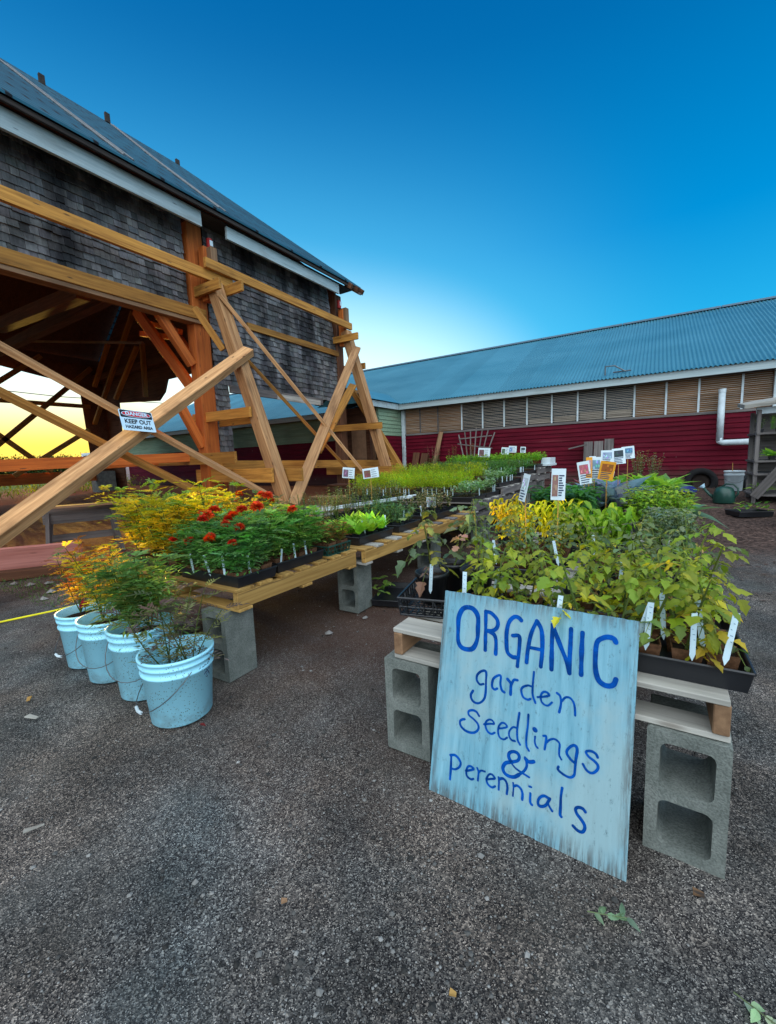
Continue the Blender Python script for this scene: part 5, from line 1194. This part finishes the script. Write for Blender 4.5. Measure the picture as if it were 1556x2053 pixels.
pplant(-2.66, 1.06, .27, 'golden marigold in the speckled third pail', gld[0]); pplant(-2.58, 1.12, .27, 'green and gold marigold at the back of the third pail', gld[1], .95)
pplant(-2.31, 1.06, .28, 'dark green drooping marigold at the front of the double-ribbed pail', tg[0]); pplant(-2.22, 1.10, .28, 'dark green tall marigold at the back of the double-ribbed pail', tg[1], 1.05)
thin = [g_marigold(.46, .25, 4, [(.09, .12, .06), (.14, .10, .09), (.20, .19, .08), (.10, .07, .07)], .12, 6, .036)[0] for _ in range(2)]
pplant(-1.93, 1.03, .13, 'thin purple-brown marigold at the left of the nearest pail', thin[0]); pplant(-1.84, 1.08, .13, 'thin pale marigold leaning out over the cinder block', thin[1], 1.0)
r = thing('magenta_flower', 'single magenta flower between the two far pails', 'flower', (-2.76, 1.02, .36)); child('flower', MAGENTA, r, (0, 0, .06), (.3, .2, 0), 1.3)
b = MB(); b.tube([(0, 0, -.05), (0, 0, .06)], .002, 5, False, (.08, .1, .03)); child('stem', b.mesh('stem', M['leaf']), r)

# ------------------------------------------------------------------ things by the barn
sw = thing('sawhorse', 'weathered grey wooden sawhorse standing behind the pails', 'sawhorse', (-6.95, 2.6, 0))
timber('top_rail', (-7.15, 2.2, .64), (-6.75, 3.15, .64), .09, .14, M['grey_wood'], sw); timber('shelf_rail', (-7.1, 2.3, .26), (-6.8, 3.0, .26), .10, .03, M['grey_wood'], sw)
for e, (x, y) in enumerate(((-7.08, 2.34), (-6.82, 3.0))):
    for s in (-1, 1): timber('leg', (x + s * .06, y - s * .03, .62), (x + s * .24 + (e - .5) * .06, y - s * .08 + (e - .5) * .12, .0), .10, .045, M['grey_wood'], sw)
timber('apron', (-7.03, 2.24, .54), (-6.66, 3.1, .54), .13, .03, M['grey_wood'], sw)
tag(timber('pink_plank', (-6.95, .85, .17), (-5.95, 2.25, .17), .34, .045, M['pink_plank'], None, (.37, 0, .93)), 'broad pinkish plank lying before the open barn bay', 'plank')
tag(timber('sill_timber', (-6.9, .45, .05), (-5.70, 2.2, .05), .10, .16, M['barn_wood'], None), 'dark sill timber on the ground under the pink plank', 'timber')
tag(timber('grey_plank', (-6.85, 2.2, .72), (-6.35, 3.9, .70), .03, .22, M['pallet_brown'], None), 'long brownish plank laid from the sawhorse towards the barn', 'plank')
tag(timber('low_plank', (-7.3, 3.6, .30), (-5.6, 4.3, .30), .14, .05, M['barn_wood'], None), 'dark red-brown plank low in the barn opening', 'plank')
b = MB(); b.tube([(-4.75, .1, .010), (-4.52, .62, .010), (-4.39, 1.03, .010), (-4.30, 1.34, .010), (-4.26, 1.62, .010), (-4.30, 1.85, .012)], .008, 8)
tag(b.obj('yellow_rope', M['rope'], loc=(-4.4, 1.2, 0)), 'yellow rope lying on the gravel left of the pails', 'rope')
b = MB()
for i in range(1500):
    x, y = R.uniform(-6.2, -3.3), R.uniform(1.35, 2.1); d = hz(R.uniform(0, 6.3), R.uniform(.4, 2)); dia(b, V3((x, y, .002)), d, UP, R.uniform(.02, .06), .007, jc((.08, .15, .04), .5))
tag(b.obj('grass', M['leaf']), 'short weedy grass along the edge of the barn floor', kind='stuff')
for i in range(14):
    x, y = R.uniform(-5.9, -4.2), R.uniform(1.45, 1.95); b = MB(); pebble(b, 0, 0, R.uniform(.03, .06), (.2, .19, .18))
    o = b.obj('stone', M['stone']); o.location = (x, y, .0); tag(o, 'grey rubble stone in the weedy strip beside the barn floor', 'stone', 'rubble stones beside the barn floor')
def boards(name, label, x, y, z, n, w, l, m, rz):
    r = thing(name, label, 'lumber', (x, y, z)); 
    for i in range(n):
        b = MB(); b.box((0, 0, 0), (l * R.uniform(.9, 1), w, .04)); me = b.mesh('board', m); bevel_me(me, .003); child('board', me, r, (R.uniform(-.05, .05), R.uniform(-.03, .03), .02 + .043 * i), (0, 0, rz + R.uniform(-.06, .06)))
boards('board_stack', 'low stack of pale boards under the barn brace foot', -5.6, 5.6, gz(0, 5.6), 7, .3, 1.4, M['pallet_pale'], .4)
boards('board_stack', 'low stack of brown boards between the barn braces', -5.3, 6.6, gz(0, 6.6), 8, .3, 1.3, M['pallet_brown'], .2)
boards('board_stack', 'stack of dark old boards by the porch', -5.9, 8.0, gz(0, 8), 9, .4, 1.6, M['barn_wood'], .1)
vt = thing('white_van', 'white van parked beyond the open barn', 'van', (-27.5, 12.6, .3))
b = MB(); prof = [(-1.9, .25), (1.9, .25), (1.9, 1.0), (1.3, 1.2), (.9, 1.95), (-1.85, 1.95), (-1.9, 1.2)]
b.add([(x, -.9, z) for x, z in prof] + [(x, .9, z) for x, z in prof], [tuple(range(7)), tuple(range(13, 6, -1))] + [(i, i + 7, (i + 1) % 7 + 7, (i + 1) % 7) for i in range(7)]); bd = child('body', b.mesh('body', M['white_board']), vt)
b = MB(); b.b2((1.0, -.82, 1.28), (1.22, .82, 1.85)); child('windscreen', b.mesh('windscreen', M['pane_dark']), bd)
b = MB(); b.b2((-1.6, -.915, 1.3), (.7, -.902, 1.8)); child('window', b.mesh('window', M['pane_dark']), bd)
for x in (-1.2, 1.2):
    for y in (-.8, .8):
        b = MB(); b.lathe([(0, -.1), (.30, -.1), (.32, -.06), (.32, .06), (.30, .1), (0, .1)], 20); child('wheel', b.mesh('wheel', M['rubber']), vt, (x, y, .32), (pi / 2, 0, 0))
b = MB(); b.tube([(-24, 3, 4.9), (-24, 9, 4.75), (-24, 14, 4.9)], .02, 5); tag(b.obj('overhead_wire', M['cable'], loc=(-24, 9, 4.7)), 'thin dark overhead wire seen through the barn', 'wire')

# distant trees seen through the barn
M['far_leaf'] = colmat('far_leaves', .7, .2, transl=.2, var=.4)
def tree(x, y, h, w, label, palm=False):
    r = thing('tree', label, 'tree', (x, y, .3), 'trees beyond the field behind the barn')
    b = MB(); b.tube([(0, 0, 0), (.1, 0, h * .4), (0, .1, h * .8)], [.16, .12, .05], 8)
    for k in range(6):
        a = R.uniform(0, 6.3); b.tube([(0, 0, h * .4), (w * .3 * cos(a), w * .3 * sin(a), h * .75)], [.07, .03], 5)
    child('trunk', b.mesh('trunk', M['barn_wood']), r); b = MB()
    cl = [(V3((R.uniform(-w, w) * .5, R.uniform(-w, w) * .5, h * R.uniform(.42, .92))), w * R.uniform(.16, .3)) for _ in range(15)]
    for c, q_ in cl:
        for k in range(85):
            p = c + rv(1).normalized() * q_ * R.random() ** .4; leaf(b, p, rv(1), UP, .22, .14, jc((.035, .06, .012), .5), .2)
    child('crown', b.mesh('crown', M['far_leaf']), r)
for i, (x, y, h, w) in enumerate(((-78, 26.3, 3.0, 3.5), (-82, 29.5, 3.6, 3), (-75, 29.4, 2.4, 4), (-70, 31.0, 3.6, 5), (-80, 38.5, 4.2, 3.6), (-72, 36.5, 3.4, 5), (-85, 33.0, 3.0, 6), (-66, 20, 3.0, 5), (-76, 42, 3.5, 6), (-80, 46, 4.5, 5))):
    tree(x, y, h, w, 'distant dark %s tree on the skyline, %s from the left' % (('small', 'tall', 'low', 'round', 'tall lone', 'broad', 'bushy', 'leafy', 'wide', 'high')[i], ordn((1, 3, 2, 5, 7, 6, 4, 0, 8, 9)[i])))
b = MB()
for i in range(9000):
    x, y = R.uniform(-103, -97), R.uniform(-8, 66); leaf(b, V3((x, y, .3 + 3.4 * R.random() ** .8 * (1 + .25 * noise.noise((y * .15, 0, 0))))), rv(1), UP, .9, .6, jc((.035, .055, .015), .4), .2)
tag(b.obj('hedgerow', M['far_leaf']), 'far hedgerow reading as one dark line at the skyline', kind='stuff')
b = MB()
for i in range(2500):
    x, y = R.uniform(-24, -21), R.uniform(2, 11); leaf(b, V3((x, y, .3 + R.random() * .6)), rv(1), UP, .16, .05, jc((.16, .18, .02), .5), .3)
tag(b.obj('undergrowth', M['leaf']), 'sunlit weeds growing behind the barn', kind='stuff')

# ------------------------------------------------------------------ against the red wall
pp = thing('white_pipe', 'white L-shaped plastic drain pipe fixed on the red wall', 'pipe', (1.14, 10.83, 1.2))
b = MB(); b.tube([(1.146, 10.83, 1.30), (1.146, 10.83, 2.30)], .058, 16); b.obj('vertical_pipe', M['white_board'], pp, True)
b = MB(); b.tube([(1.146, 10.83, 1.36), (1.15, 10.83, 1.29), (1.20, 10.83, 1.262), (1.8, 10.83, 1.265)], .058, 16); b.obj('horizontal_pipe', M['white_board'], pp, True)
b = MB(); b.tube([(1.146, 10.83, 2.26), (1.146, 10.83, 2.33)], .064, 16); b.obj('pipe_end', M['white_board'], pp)
def plank(label, p0, p1, w, th, m): return tag(timber('leaning_plank', p0, p1, w, th, M[m], None, (1, 0, 0)), label, 'plank', 'planks leaning on the red wall')
plank('tall brown plank leaning against the red wall left of the trellis', (-5.32, 10.62, .36), (-5.06, 10.92, 1.90), .13, .03, 'pallet_brown')
plank('thin pale strip leaning beside the tall brown plank', (-5.22, 10.55, .36), (-5.14, 10.9, 1.55), .06, .02, 'lumber')
plank('short dark plank leaning by the white corner board, left one', (-5.92, 10.65, .36), (-5.86, 10.92, 1.35), .20, .03, 'barn_wood')
plank('short dark plank leaning by the white corner board, right one', (-5.66, 10.6, .36), (-5.58, 10.92, 1.32), .22, .03, 'barn_wood')
tr = thing('fan_trellis', 'fan-shaped grey wooden trellis leaning on the red wall', 'trellis', (-4.0, 10.5, .36))
for k in range(7):
    t_ = (k - 3) / 3; timber('slat', (-4.0 + .06 * t_, 10.5, .38), (-3.98 + .50 * t_, 10.8, 1.88 - .10 * t_ * t_ + .05 * (k % 2)), .028, .018, M['grey_wood'], tr, (1, 0, 0))
for z, w, dz in ((1.68, .44, .02), (1.45, .46, -.08), (1.15, .22, .0)): timber('crossbar', (-4.02 - w, 10.5 + (z - .36) * .19, z - dz), (-3.98 + w, 10.5 + (z - .36) * .19, z + dz), .028, .018, M['grey_wood'], tr)
pb = thing('board_panel', 'small panel of three grey boards propped on the red wall', 'panel', (-1.05, 10.7, .36))  # loose boards propped together on the wall, no hatch here
for k in range(3): timber('board', (-1.27 + .215 * k, 10.72, .4), (-1.27 + .215 * k, 10.88, 1.42 + .04 * (k == 2)), .19, .025, M['grey_wood'], pb, (1, 0, 0))
timber('batten', (-1.7, 10.86, 1.27), (-1.3, 10.86, 1.36), .03, .03, M['grey_wood'], pb)
ty = thing('old_tyre', 'old black tyre on a rusty rim leaning at the foot of the red wall', 'tyre', (.86, 10.62, gz(0, 10.6) - .13))
b = MB(); b.lathe([(.17, -.09), (.25, -.10), (.28, -.075), (.29, 0), (.28, .075), (.25, .10), (.17, .09), (.17, -.09)], 32); child('tyre', b.mesh('tyre', M['rubber'], True), ty, (0, 0, .24), (pi / 2 - .12, 0, 0))
b = MB(); b.lathe([(0, -.03), (.06, -.05), (.12, -.02), (.165, -.04), (.185, -.085), (.19, 0)], 24); child('rim', b.mesh('rim', M['rim_rust'], True), ty, (0, 0, .24), (pi / 2 - .12, 0, 0))
wp = thing('white_bucket', 'white bucket with wire handle standing by the red wall', 'bucket', (1.30, 9.95, gz(0, 9.95)))
b = MB(); b.lathe([(0, .003), (.125, .003), (.13, .012), (.142, .28), (.149, .285), (.150, .31), (.146, .315), (.149, .35), (.158, .355), (.158, .375), (.147, .375), (.13, .05), (0, .05)], 28); child('pail', b.mesh('pail', M['white_board'], True), wp)
b = MB(); b.tube([(.16 * cos(a), .16 * sin(a), .30 - .14 * sin((a + pi))) for a in [-pi + pi * i / 14 for i in range(15)]], .003, 5); child('handle', b.mesh('handle', M['wire']), wp)
b = MB(); b.tube([(-.02, 0, .2), (-.03, .02, .52)], .006, 5); child('cane', b.mesh('cane', M['stake']), wp)
wc = thing('watering_can', 'dark green plastic watering can with a pale spray rose', 'watering can', (1.0, 8.5, gz(0, 8.5)), None, 2.9)
b = MB(); b.lathe([(0, 0), (.135, 0), (.145, .012), (.135, .16), (.115, .23), (.085, .25), (.06, .262), (.05, .262), (.05, .22)], 28); child('body', b.mesh('body', M['green_plastic'], True), wc)
b = MB(); b.tube([(.11, 0, .07), (.19, 0, .13), (.27, 0, .235)], [.03, .022, .017], 10); sp = child('spout', b.mesh('spout', M['green_plastic'], True), wc)
b = MB(); b.tube([(.265, 0, .235), (.30, 0, .275)], [.02, .052], 14); child('rose', b.mesh('rose', M['bag'], False), sp)
b = MB(); b.tube([(.04, 0, .25), (-.02, 0, .30), (-.11, 0, .295), (-.17, 0, .23), (-.175, 0, .15), (-.13, 0, .08)], [.013] * 6, 8); child('handle', b.mesh('handle', M['green_plastic'], True), wc)
b = MB(); b.tube([(-.05 + .18 * k, 10.25 + .10 * sin(k * 1.9), gz(0, 10.2) + .02) for k in range(5)], .016, 8); tag(b.obj('garden_hose', M['hose'], loc=(.2, 10.2, .37)), 'green garden hose lying along the foot of the red wall', 'hose')
b = MB(); b.lathe([(0, .0), (.11, .0), (.15, .26), (.17, .27), (.16, .28), (.13, .06), (0, .06)], 20); o = b.obj('blue_bucket', M['blue_plastic'], smooth=True); o.location = (.36, 7.6, gz(0, 7.6) + .12); o.rotation_euler = (.25, .2, 0); tag(o, 'dark blue bucket behind the far right corner of the tomato table', 'bucket')
b = MB(); b.lathe([(0, 0), (.12, 0), (.14, .3), (.13, .3), (.11, .03)], 20); o = b.obj('dark_bucket', M['black_plastic'], smooth=True); o.location = (1.52, 10.1, gz(0, 10)); tag(o, 'dark bucket between the white bucket and the plant stand', 'bucket')
# plant stand at the right
st = thing('plant_stand', 'old grey wooden plant stand with a pale covered top', 'shelf', (1.62, 8.7, .25))
X0 = 1.36
timber('side_board', (X0, 8.5, .27), (X0, 8.5, 1.72), .05, .05, M['grey_wood'], st, (1, 0, 0)); timber('side_board', (X0 + .03, 9.2, .27), (X0 + .03, 9.2, 1.72), .05, .05, M['grey_wood'], st, (1, 0, 0))
b = MB(); b.b2((X0 + .02, 9.22, .3), (2.3, 9.25, 1.7)); b.obj('back_board', M['grey_wood'], st)
for z in (.42, .74, .94, 1.36): timber('shelf_board', (X0 - .02, 8.84, z), (2.3, 8.84, z), .03, .78, M['grey_wood'], st)
timber('diagonal_board', (1.34, 8.35, .40), (1.72, 8.35, .98), .03, .12, M['grey_wood'], st, (0, 1, 0))
b = MB(); b.add([(1.16, 8.35, 1.74), (2.4, 8.25, 1.86), (2.4, 9.3, 1.98), (1.2, 9.3, 1.84), (1.16, 8.35, 1.80), (2.4, 8.25, 1.92), (2.4, 9.3, 2.04), (1.2, 9.3, 1.90)], [(0, 1, 2, 3), (7, 6, 5, 4), (0, 4, 5, 1), (0, 3, 7, 4), (3, 2, 6, 7)]); b.obj('lid', M['pallet_pale'], st)
b = MB(); b.b2((1.33, 8.52, 1.66), (2.4, 8.56, 1.76)); b.obj('apron', M['white_board'], st)
def standplant(x, y, z, label, kind, s=1.0, pot=CELL):
    r = thing('potted_plant', label, 'plant', (x, y, z), 'potted plants on the stand at the right', R.uniform(0, 6), s); child('pot', pot, r); child('foliage', kind, r)
grs = g_sprouts(.20, .2, 90, .22, LETT, (.1, .2, .05), True, .05)
standplant(1.40, 8.58, 1.376, 'small grey-green plant on the top shelf of the stand, at its left end', gry[0][0], .75); standplant(1.62, 8.62, 1.376, 'tuft of bright green seedlings on the top shelf of the stand', grs)
standplant(1.55, 8.55, .956, 'bushy green plant in a dark pot on the middle shelf', lt2[0][0], .9); standplant(1.45, 8.55, .436, 'leafy plant on the lowest shelf behind the diagonal board', lt2[1][0], .9); standplant(1.75, 8.6, .956, 'green plant at the frame edge on the middle shelf', lt2[2][0], .9)
b = MB(); b.add([(1.62, 8.48, 1.14), (1.80, 8.44, 1.10), (1.80, 8.47, 1.30), (1.62, 8.52, 1.17)], [(0, 1, 2, 3), (3, 2, 1, 0)]); b.b2((1.66, 8.46, 1.1), (1.8, 8.49, 1.27)); tag(b.obj('plastic_sheet', M['bag'], loc=(1.7, 8.45, 1.1)), 'folded pale plastic sheet on the stand', 'sheet')
r = thing('seedling_tray', 'black tray of leafy seedlings on the mulch beside the pale bags', 'seedling tray', (1.17, 7.55, gz(0, 7.5)), None, .4)
child('tray', tray_mesh(.42, .32, .07), r); b = MB()
for k in range(26): leaf(b, V3((R.uniform(-.2, .2), R.uniform(-.15, .15), .07 + R.uniform(0, .1))), hz(R.uniform(0, 6.3), R.uniform(.2, 1.5)), UP, R.uniform(.06, .12), .045, jc(R.choice(LETT + GREEN)), .4)
child('foliage', b.mesh('foliage', M['leaf']), r)
def bag(x, y, z, label, s=1.0, rz=.3):
    b = MB(); n, m_ = 20, 10
    for j in range(m_ + 1):
        v = -pi / 2 + pi * j / m_
        for i in range(n):
            u = 2 * pi * i / n; cx_, sx_ = cos(u), sin(u); f = lambda q_: math.copysign(abs(q_) ** .6, q_)
            p = V3((.30 * f(cx_) * cos(v) ** .5 if cos(v) > 0 else 0, .19 * f(sx_) * cos(v) ** .5 if cos(v) > 0 else 0, .075 * sin(v))); p += V3((0, 0, .02 * noise.noise((p.x * 7 + s * 9, p.y * 7, 0)))); b.v.append(tuple(p))
    for j in range(m_):
        for i in range(n): b.f.append((j * n + i, j * n + (i + 1) % n, (j + 1) * n + (i + 1) % n, (j + 1) * n + i)); b.c.append((1, 1, 1)); b.m.append(0)
    o = place('soil_bag', b.mesh('soil_bag', M['bag'], True), (x, y, z), None, rz, s); return tag(o, label, 'bag', 'pale blue bags piled at the right edge')
for k in range(5): bag(1.70 + .02 * (k % 2), 6.9 + .03 * (k % 3), gz(0, 7) + .07 + .125 * k, 'pale blue bag in the pile at the right edge, ' + ('lowest', 'second from the bottom', 'third from the bottom', 'second from the top', 'topmost')[k], 1.0, .3 + .12 * (k % 3 - 1))

# ------------------------------------------------------------------ small litter on the gravel
def chip(x, y, L, w, rz, label, m='pallet_pale'):
    b = MB(); b.add([(-L / 2, -w / 2, .002), (L / 2, -w * .3, .002), (L * .48, w * .35, .002), (-L * .45, w / 2, .002), (-L / 2, -w / 2, .008), (L / 2, -w * .3, .006), (L * .48, w * .35, .006), (-L * .45, w / 2, .010)], [(4, 5, 6, 7), (0, 1, 5, 4), (1, 2, 6, 5), (2, 3, 7, 6), (3, 0, 4, 7)])
    o = place('wood_chip', b.mesh('wood_chip', M[m]), (x, y, .012), None, rz); tag(o, label, 'wood chip', 'wood chips on the gravel')
chip(-1.70, .40, .055, .010, 1.1, 'pale thin wood splinter on the gravel, nearest the camera at left'); chip(-2.50, .645, .07, .022, .3, 'pale wood chip on the gravel left of the near pail'); chip(-2.72, .70, .04, .02, -.5, 'ochre wood chip on the gravel, farthest left', 'pallet_yellow'); chip(-.33, .71, .015, .010, .2, 'small ochre chip on the gravel near the bottom edge', 'pallet_yellow'); chip(-.80, .66, .016, .011, .8, 'small brown chip in the middle of the gravel', 'pallet_brown'); chip(.145, 1.235, .026, .018, .1, 'small wood wedge under the big cinder block', 'pallet_brown')
b = MB(); pebble(b, 0, 0, .03, (.3, .3, .3)); o = b.obj('stone', M['stone']); o.location = (-1.86, 2.1, .0); tag(o, 'rounded grey stone on the earth between the tables', 'stone')
b = MB(); pebble(b, 0, 0, .028, (.3, .3, .3)); o = b.obj('stone', M['stone']); o.location = (-1.80, 2.45, .0); tag(o, 'flat grey stone nearer the second cinder block', 'stone')
def sprig(x, y, rz, label, col, s=1.0):
    b = MB(); P = stem(b, V3((0, 0, .012)), V3((.10, .0, .02)), .0016, .0008, (.16, .2, .1), .3)
    for k in range(9):
        p, d = at(P, .15 + .84 * k / 9); leaf(b, p, hz(R.uniform(-1.6, 1.6), R.uniform(.0, .35)), UP + rv(.5), R.uniform(.02, .04), .014, jc(col, .3), .4)
    o = place('weed_sprig', b.mesh('weed_sprig', M['leaf']), (x, y, .004), None, rz, s); tag(o, label, 'sprig', 'torn sprigs lying on the gravel')
sprig(-.10, 1.04, .3, 'small torn green sprig on the gravel below the sign', (.16, .24, .15)); sprig(.19, 1.02, -.4, 'pale green torn sprig at the bottom right of the gravel', (.34, .46, .30), 1.15)
b = MB(); leaf(b, V3((0, 0, .01)), V3((1, .2, .1)), UP, .035, .018, (.16, .02, .02), .2); tag(place('fallen_petal', b.mesh('fallen_petal', M['petal']), (-1.72, 1.02, .004)), 'dark red fallen petal right of the near pail', 'petal')
r = thing('low_tray', 'black tray with a trailing green plant on the ground behind the second block', 'seedling tray', (-1.82, 2.95, .01), None, .3)
child('tray', tray_mesh(.3, .5, .05), r); b = MB()
for k in range(22): leaf(b, V3((R.uniform(-.17, -.05), R.uniform(-.2, .2), .05 + R.random() * .1)), hz(R.uniform(0, 6.3), .5), UP, .08, .035, jc((.20, .30, .06)), .5)
child('foliage', b.mesh('foliage', M['leaf']), r)
